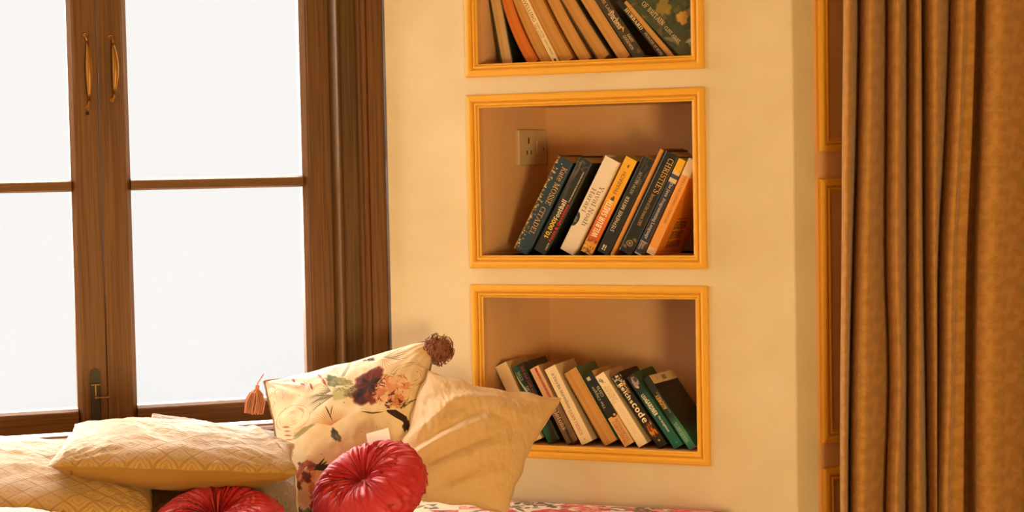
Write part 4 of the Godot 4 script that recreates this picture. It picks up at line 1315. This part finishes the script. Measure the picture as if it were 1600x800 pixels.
	for k in 24:
		stroke(im, [P.call(0.36 + 0.13 * rng.randf(), 0.10 + 0.16 * rng.randf()), P.call(0.40 + 0.06 * rng.randf(), 0.16 + 0.06 * rng.randf())], 3, [rgb(66, 66, 34), rgb(190, 184, 120)][k % 2], 0.6)
	# dark leaf that hangs below it
	stroke(im, [P.call(0.64, 0.44), P.call(0.68, 0.47), P.call(0.73, 0.53), P.call(0.735, 0.60)], 44, rgb(46, 20, 18), 0.95)
	fb(im, 0.735, 0.57, 26, 44, -0.3, rgb(40, 18, 18), 0.95, 0.3)
	stroke(im, [P.call(0.50, 0.40), P.call(0.56, 0.43), P.call(0.62, 0.44)], 10, rgb(78, 84, 44), 0.9)
	for k in 3:
		stroke(im, [P.call(0.74, 0.42 + 0.01 * k), P.call(0.80, 0.41), P.call(0.86, 0.39 + 0.015 * k)], 5, rgb(96, 96, 54), 0.8)
	# lily on the left
	for k in 18:
		var a := -2.7 + 0.28 * k * 0.5
		stroke(im, [P.call(0.33, 0.43), P.call(0.33 + 0.06 * cos(a), 0.42 + 0.05 * sin(a)), P.call(0.33 + 0.12 * cos(a), 0.41 + 0.09 * sin(a))], 4, rgb(190, 126, 66), 0.7)
	fb(im, 0.29, 0.40, 70, 34, 0.5, rgb(236, 198, 146), 0.5, 0.3, 0.8)
	stroke(im, [P.call(0.34, 0.40), P.call(0.325, 0.33), P.call(0.315, 0.29)], 7, rgb(48, 40, 26), 0.9)
	stroke(im, [P.call(0.335, 0.36), P.call(0.355, 0.30)], 6, rgb(48, 40, 26), 0.9)
	fb(im, 0.345, 0.505, 22, 54, -0.5, rgb(58, 56, 32), 0.95, 0.2)
	fb(im, 0.355, 0.53, 12, 30, -0.5, rgb(130, 112, 58), 0.7, 0.2)
	fb(im, 0.17, 0.415, 78, 18, -0.2, rgb(150, 138, 80), 0.85, 0.2)
	for k in 6:
		stroke(im, [P.call(0.07, 0.34 + 0.03 * k), P.call(0.11, 0.36 + 0.03 * k)], 8, [rgb(170, 74, 54), rgb(206, 120, 92)][k % 2], 0.7)
	# lily at the top right
	for k in 12:
		var a := 0.2 + 0.24 * k
		stroke(im, [P.call(0.66, 0.06), P.call(0.66 + 0.05 * cos(a), 0.06 + 0.05 * sin(a)), P.call(0.66 + 0.09 * cos(a), 0.06 + 0.09 * sin(a))], 4, rgb(206, 146, 74), 0.7)
	for k in 6:
		stroke(im, [P.call(0.67, 0.05), P.call(0.74, 0.02 + 0.014 * k), P.call(0.80, 0.005 + 0.018 * k)], 4, rgb(74, 44, 36), 0.8)
	fb(im, 0.595, 0.035, 34, 14, 0.3, rgb(58, 40, 46), 0.9, 0.4)
	for k in 16:
		fb(im, 0.93 + rng.randfn() * 0.02, 0.03 + rng.randfn() * 0.02, rng.randf_range(6, 16), 5, rng.randf() * TAU, [rgb(90, 50, 34), rgb(214, 150, 96)][k % 2], 0.9, 0.4)
	fb(im, 0.90, 0.08, 60, 36, 0.4, rgb(232, 180, 128), 0.6, 0.3, 0.7)
	# bottom: orange rose in shade and leaves
	for k in 26:
		fb(im, 0.13 + rng.randfn() * 0.05, 0.72 + rng.randfn() * 0.045, rng.randf_range(18, 44), rng.randf_range(10, 22), rng.randf() * TAU, [rgb(206, 120, 72), rgb(184, 90, 52), rgb(232, 176, 130), rgb(110, 50, 34)][rng.randi() % 4], 0.85, 0.3)
	for k in 7:
		stroke(im, [P.call(0.20, 0.69), P.call(0.24 + 0.012 * k, 0.66 + 0.012 * k), P.call(0.27 + 0.01 * k, 0.63 + 0.03 * k)], 14, rgb(52, 54, 30), 0.9)
	for k in 10:
		fb(im, rng.randf_range(0.0, 0.3), rng.randf_range(0.82, 1.0), 50, 18, rng.randf() * TAU, [rgb(104, 104, 62), rgb(58, 60, 36)][k % 2], 0.8, 0.3)
	for k in 40:
		blob(im, rng.randf() * S, rng.randf() * S, 4, 3, 0, rgb(96, 66, 44), 0.9, 0.4)
	return tex(im)


func round_cushion(label: String, at: Vector3, axis: Vector3, R: float, thick: float, m: Material, sd: int, face_turn := 0.0) -> Node3D:
	axis = axis.normalized()
	var x := axis.cross(Vector3.BACK).normalized()
	var b := Basis(x, axis, x.cross(axis)).rotated(axis, face_turn)
	var t := thing("round_cushion", label, "cushion", Transform3D(b, at), "gathered red round cushions")
	var nz := noise(1.0, 3, sd)
	var h := thick / 2.0
	# half profile from the middle of the top over the rim to the middle of the bottom
	var prof := []
	for k in 23:   # top: dimple, swell, shoulder that falls to the seam
		var q := k / 22.0
		var y := h * (0.38 + 0.64 * pow(sin(PI * 0.5 * minf(q / 0.50, 1.0)), 0.8)) - h * 0.64 * pow(maxf(q - 0.45, 0.0) / 0.55, 2.6)
		prof.append(Vector2(R * (0.02 + 0.965 * pow(q, 0.92)), y))
	for k in range(1, 12):
		var q := k / 12.0
		prof.append(Vector2(R * (0.985 + 0.025 * sin(PI * q)), lerpf(h * 0.38, -h * 0.38, q)))
	for k in 23:
		prof.append(Vector2(prof[22 - k].x, -prof[22 - k].y))
	var NP := prof.size() - 1
	var m1 := sheet(360, NP, func(u: float, v: float) -> Vector3:
		var i := roundi(v * NP)
		var p: Vector2 = prof[i]
		var a := u * TAU
		var y := p.y
		var r := p.x
		var onrim := i > 22 and i < 34
		var f := r / R
		# pleats that run to the button: uneven, sharp
		var w := 0.0
		var ang := a + 0.12 * nz.get_noise_2d(cos(a) * 1.6, sin(a) * 1.6) * f + 0.35 * f * f
		var cell := ang / TAU * 27.0 + 1.6 * nz.get_noise_2d(cos(a) * 2.2 + 5.0, sin(a) * 2.2)
		var saw := cell - floorf(cell)
		var big := nz.get_noise_2d(cos(a) * 3.4 + 31.0 + signf(y) * 9.0, sin(a) * 3.4 + f * 0.8)
		if not onrim:
			w = (0.0110 * pow(saw, 1.3) - 0.0050) * smoothstep(0.0, 0.25, f) * smoothstep(1.02, 0.45, f) + 0.0075 * big * f * (1.1 - f)
			w += 0.0010 * smoothstep(0.8, 1.0, f) * sin(ang * 40.0 + 4.0 * big)
			y += signf(y) * w
		else:
			# smocked band: staggered puckers between two ruffled lines
			var q := (i - 22) / 12.0
			var c2 := fposmod(a / TAU * 26.0 + (0.5 if q > 0.5 else 0.0), 1.0)
			r += 0.0042 * sin(PI * fposmod(q * 2.0, 1.0)) * sin(PI * c2) - 0.0012 + 0.0016 * big
			r += 0.0006 * sin(ang * 50.0 + q * 6.0)
		# ruffles on the two rims
		if absi(i - 22) <= 1 or absi(i - 34) <= 1:
			var rf := 0.5 + 0.5 * sin(a * 26.0 + (3.0 if i > 30 else 0.0))
			r += 0.0022 * pow(rf, 3.0) - 0.0010
			y += signf(y) * 0.0030 * pow(rf, 3.0)
		return Vector3(cos(a) * r, y, sin(a) * r), false)
	part("cushion_cover", m1, m, t)
	for s in [1.0, -1.0]:
		part("button", lathe([Vector2(0.0001, 0.0075), Vector2(0.006, 0.0068), Vector2(0.0105, 0.004), Vector2(0.012, 0.0), Vector2(0.011, -0.003)], 22), m, t, Transform3D(Basis.IDENTITY if s > 0 else Basis(Vector3.RIGHT, PI), Vector3(0, s * h * 0.36, 0)))
		# little tucks sewn along the rims
		var st := surf()
		for k in 26:
			var a := TAU * (k + 0.3 * rng.randf()) / 26.0
			var o := Vector3(cos(a), 0, sin(a))
			var g := Vector3(-sin(a), 0, cos(a))
			var c := o * R * 0.985 + Vector3(0, s * h * 0.40, 0)
			var l := rng.randf_range(0.005, 0.010)
			tube(st, [c - g * l, c + o * 0.0020 + Vector3(0, s * 0.003, 0), c + g * l * 1.1 + Vector3(0, -s * 0.004, 0)], 0.0016, 0.0008, 6)
		part("ruffle", done(st), m, t)
	return t


func cushions() -> void:
	var yellow := diamond()
	var plain := mat(rgb(166, 122, 52), 0.55, {"rim_enabled": true, "rim": 0.3})
	var pipe := mat(rgb(150, 112, 70), 0.7)
	# flowered cushion leaning into the corner
	var fl := mat(Color.WHITE, 0.6, {"albedo_texture": flower_print(), "rim_enabled": true, "rim": 0.2})
	var t := pillow("large flower printed cushion with tassels leaning into the corner by the window", [Vector3(-0.550, 0.785, -3.911), Vector3(-0.170, 0.866, -4.006), Vector3(-0.215, 0.58, -3.766), Vector3(-0.478, 0.510, -3.700)], 0.062, {"face": fl, "piping": 0.0028, "piping_mat": pipe, "seed": 4, "wrinkle": 0.0028, "pinch": 0.05, "back": 0.03})
	var strands := mat(rgb(216, 146, 116), 0.7, {"rim_enabled": true, "rim": 0.3})
	var strands2 := mat(rgb(160, 98, 70), 0.75, {"rim_enabled": true, "rim": 0.2})
	tassel(t, Vector3(-0.562, 0.780, -3.900), Vector3(-0.16, -0.98, 0.05).normalized(), 0.064, 0.023, strands)
	tassel(t, Vector3(-0.168, 0.842, -3.975), Vector3(0.3, -0.9, 0.2).normalized(), 0.037, 0.02, strands2, true)
	# beige cushion
	var be := mat(rgb(216, 180, 130), 0.62, {"rim_enabled": true, "rim": 0.3, "heightmap_enabled": true, "heightmap_texture": noise_tex(0.08, 2, Color.BLACK, Color.WHITE, 9, 256), "heightmap_scale": 0.03, "uv1_scale": Vector3(6, 6, 1)})
	pillow("plain beige cushion with a piped edge leaning on the niche wall", [Vector3(-0.193, 0.802, -3.905), Vector3(0.100, 0.736, -3.905), Vector3(-0.022, 0.522, -3.715), Vector3(-0.292, 0.570, -3.668)], 0.052, {"face": be, "piping": 0.002, "piping_mat": be, "wavy": 2.0, "seed": 12, "wrinkle": 0.0035, "gather": 0.0, "pinch": 0.07, "back": 0.05, "edge": 0.05, "grid": 130, "ridges": [[Vector2(0.02, 0.80), Vector2(0.60, 0.36), 0.045, 0.0105], [Vector2(0.02, 0.60), Vector2(0.38, 0.14), 0.06, 0.0074], [Vector2(0.28, 0.88), Vector2(0.80, 0.50), 0.055, 0.0074], [Vector2(0.45, 0.97), Vector2(0.88, 0.74), 0.04, 0.0050], [Vector2(0.30, 0.24), Vector2(0.85, 0.26), 0.06, 0.0062], [Vector2(0.10, 0.70), Vector2(0.50, 0.30), 0.03, -0.0056], [Vector2(0.30, 0.10), Vector2(0.95, 0.10), 0.035, -0.0050], [Vector2(0.30, 0.76), Vector2(0.70, 0.46), 0.03, -0.0043], [Vector2(0.15, 0.32), Vector2(0.60, 0.12), 0.05, 0.0056]]})
	# the pile by the window
	var tw := canvas(128, 128, Color.WHITE)
	for y in 128:
		for x in 128:
			tw.set_pixel(x, y, rgb(112, 96, 84).lerp(rgb(226, 214, 200), clampf(rng.randf() * 0.8 + 0.25 * sin(x * 1.2) * sin(y * 1.2), 0, 1)))
	var tweed := mat(Color.WHITE, 0.9, {"albedo_texture": tex(tw), "uv1_scale": Vector3(4, 4, 1), "heightmap_enabled": true, "heightmap_texture": tex(tw), "heightmap_scale": 0.15})
	pillow("grey tweed cushion lying beneath the pile, its end showing by the flowered one", [Vector3(-0.80, 0.716, -3.935), Vector3(-0.478, 0.668, -3.90), Vector3(-0.438, 0.545, -3.56), Vector3(-0.78, 0.545, -3.56)], 0.036, {"face": tweed, "seed": 21, "pinch": 0.03, "back": 0.035, "piping": 0.002, "piping_mat": mat(rgb(226, 196, 150), 0.7)})
	pillow("lower yellow diamond weave cushion, half beneath the other at the edge of the pile", [Vector3(-1.26, 0.700, -3.80), Vector3(-0.74, 0.650, -3.75), Vector3(-0.712, 0.585, -3.46), Vector3(-1.24, 0.595, -3.40)], 0.055, {"face": yellow, "rear": plain, "seed": 31, "pinch": 0.03, "back": 0.05, "wrinkle": 0.004})
	t = pillow("upper yellow diamond weave cushion with a zip, lying on top of the pile", [Vector3(-0.945, 0.712, -3.827), Vector3(-0.463, 0.675, -3.725), Vector3(-0.430, 0.655, -3.474), Vector3(-0.913, 0.680, -3.475)], 0.056, {"face": yellow, "rear": plain, "seed": 33, "pinch": 0.022, "back": 0.072, "power": 0.5, "ridges": [[Vector2(0.80, 0.10), Vector2(0.985, 0.93), 0.035, 0.016], [Vector2(0.90, 0.12), Vector2(0.97, 0.60), 0.05, -0.012], [Vector2(0.36, 0.45), Vector2(0.46, 0.75), 0.03, -0.006], [Vector2(0.05, 0.15), Vector2(0.16, 0.75), 0.05, -0.006]], "piping": 0.0012, "piping_mat": plain, "wrinkle": 0.004})
	var pull := part("zip_pull", box_mesh(Vector3(-0.002, -0.009, -0.0015), Vector3(0.002, 0.0, 0.0015), 0.0008), M.brass, t)
	pull.position = Vector3(-0.866, 0.672, -3.466) - t.position
	# red cushions
	var red := mat(rgb(188, 36, 46), 0.52, {"rim_enabled": true, "rim": 0.5, "rim_tint": 0.6, "heightmap_enabled": true, "heightmap_texture": noise_tex(0.05, 3, Color.BLACK, Color.WHITE, 17, 256), "heightmap_scale": 0.02, "uv1_scale": Vector3(24, 3, 1)})
	t = round_cushion("round red gathered cushion propped up against the flowered one", Vector3(-0.299, 0.598, -3.60), Vector3(-0.36, 0.80, 0.47), 0.121, 0.105, red, 51)
	var lab := part("care_label", box_mesh(Vector3(-0.024, -0.002, -0.0005), Vector3(0.024, 0.046, 0.0005), 0.0002), mat(rgb(244, 240, 232), 0.7), t)
	lab.transform = t.transform.affine_inverse() * Transform3D(Basis(Vector3(0, 0, 1), 0.25) * Basis(Vector3(1, 0, 0), -0.75), Vector3(-0.278, 0.672, -3.662))
	round_cushion("round red gathered cushion lying flat below the yellow ones", Vector3(-0.580, 0.553, -3.445), Vector3(-0.02, 0.97, 0.24), 0.131, 0.112, red, 58, 0.9)
	# pale cushion at the very edge
	pillow("pale pinkish white cushion at the bottom of the pile", [Vector3(-1.20, 0.60, -3.46), Vector3(-0.84, 0.585, -3.44), Vector3(-0.82, 0.54, -3.24), Vector3(-1.20, 0.54, -3.22)], 0.045, {"face": mat(rgb(238, 216, 200), 0.8), "seed": 61, "pinch": 0.02, "grid": 40})


# ------------------------------------------------------------------ curtain
func curtain() -> void:
	# herringbone chenille
	var n := 256
	var im := canvas(n, n, Color.WHITE)
	var hm := canvas(n, n, Color.BLACK)
	var wear := noise(0.016, 4, 71).get_seamless_image(n, n)
	for y in n:
		for x in n:
			var zig := absf(fposmod(x / 32.0, 2.0) - 1.0) * 32.0
			var s := 0.5 + 0.5 * sin((y + zig) * TAU / 8.0)
			var w := smoothstep(0.25, 0.75, wear.get_pixel(x, y).r)
			var k := clampf(s * 0.62 + w * 0.16 + 0.10, 0, 1)
			im.set_pixel(x, y, rgb(142, 94, 34).lerp(rgb(240, 184, 102), k))
			hm.set_pixel(x, y, Color.WHITE * (0.3 + 0.7 * s))
	var m := mat(Color.WHITE, 0.8, {"albedo_texture": tex(im), "heightmap_enabled": true, "heightmap_texture": tex(hm), "heightmap_scale": 0.08, "uv1_scale": Vector3(11.0, 24.0, 1), "rim_enabled": true, "rim": 0.4, "rim_tint": 0.5})
	# where each fold begins, at five heights
	var ys := [1.543, 1.305, 1.066, 0.825, 0.582]
	var E := [[0.6277, 0.6229, 0.6193, 0.6145, 0.6121], [0.6657, 0.6599, 0.6505, 0.6422, 0.6375], [0.7181, 0.7149, 0.7116, 0.7156, 0.7063], [0.7579, 0.7554, 0.7536, 0.7516, 0.7485], [0.7859, 0.7853, 0.7847, 0.7865, 0.7883], [0.8382, 0.8283, 0.8135, 0.8082, 0.7992], [0.8965, 0.8892, 0.8782, 0.8731, 0.8716], [1.000, 0.995, 0.99, 0.985, 0.98], [1.05, 1.045, 1.04, 1.035, 1.03]]
	var edge := func(k: int, height: float) -> float:
		var y := 1.25 + (height - 1.25) / 1.1104
		var q := clampf((ys[0] - y) / (ys[0] - ys[4]) * 4.0, -1.2, 5.2)
		var i := clampi(int(q), 0, 3)
		var f := q - i
		var e: Array = E[k]
		if q < 0.0 or q > 4.0:
			return 1.1104 * (e[0] + (e[1] - e[0]) * q * 0.4 if q < 0.0 else e[4] + (e[4] - e[3]) * (q - 4.0) * 0.4)
		var m0: float = (e[mini(i + 1, 4)] - e[maxi(i - 1, 0)]) / 2.0
		var m1: float = (e[mini(i + 2, 4)] - e[i]) / 2.0
		return 1.1104 * (e[i] * (2 * f * f * f - 3 * f * f + 1) + m0 * (f * f * f - 2 * f * f + f) + e[i + 1] * (-2 * f * f * f + 3 * f * f) + m1 * (f * f * f - f * f))
	var z0 := -3.72
	# control points of one level: each fold swells to the front and turns back behind the next
	var level := func(y: float) -> Array:
		var p := []
		p.append(Vector2(edge.call(0, y) + 0.010, z0 - 0.060))
		for k in 8:
			var a: float = edge.call(k, y)
			var b: float = edge.call(k + 1, y)
			var w := b - a
			var back := 0.095
			if k == 5:
				back = 0.12
				w *= 0.72
			p.append(Vector2(a, z0 - 0.014))
			p.append(Vector2(a + w * 0.20, z0 + 0.006 + 0.05 * minf(w, 0.06)))
			p.append(Vector2(a + w * 0.56, z0 - 0.014 - 0.25 * minf(w, 0.06)))
			if k == 5:
				p.append(Vector2(a + w * 0.98, z0 - 0.035))
				p.append(Vector2(a + w * 1.12, z0 - back))
			else:
				p.append(Vector2(a + w * 0.97, z0 - 0.068 - 0.1 * minf(w, 0.06)))
			p.append(Vector2(b + 0.007, z0 - back))
			p.append(Vector2(b + 0.002, z0 - 0.055))
		return p
	var NU := 420
	var H := 46
	var rows := []
	for j in H + 1:
		rows.append(level.call(lerpf(2.695, 0.02, float(j) / H)))
	# even steps along the cloth, measured half way up
	var mid: Array = rows[H / 2]
	var run := [0.0]
	var fine := 2000
	var last: Vector2 = mid[0]
	for k in range(1, fine + 1):
		var q := float(k) / fine * (mid.size() - 1)
		var i := mini(int(q), mid.size() - 2)
		var p: Vector2 = mid[i].cubic_interpolate(mid[i + 1], mid[maxi(i - 1, 0)], mid[mini(i + 2, mid.size() - 1)], q - i)
		run.append(run[-1] + p.distance_to(last))
		last = p
	var steps := []
	var at := 0
	for k in NU + 1:
		while at < fine and run[at] < run[-1] * k / NU:
			at += 1
		steps.append(float(at) / fine)
	var f := func(u: float, v: float) -> Vector3:
		var row: Array = rows[roundi(v * H)]
		var q: float = steps[roundi(u * NU)] * (row.size() - 1)
		var i := mini(int(q), row.size() - 2)
		var t := q - i
		var a: Vector2 = row[maxi(i - 1, 0)]
		var b: Vector2 = row[i]
		var c: Vector2 = row[i + 1]
		var d: Vector2 = row[mini(i + 2, row.size() - 1)]
		var p := b.cubic_interpolate(c, a, d, t)
		return Vector3(p.x, lerpf(2.695, 0.02, v), p.y)
	var cl := sheet(NU, H, f, true)
	var o := part("curtain", cl, m)
	tag(o, "heavy mustard brown herringbone curtain hanging in deep folds", "curtain")
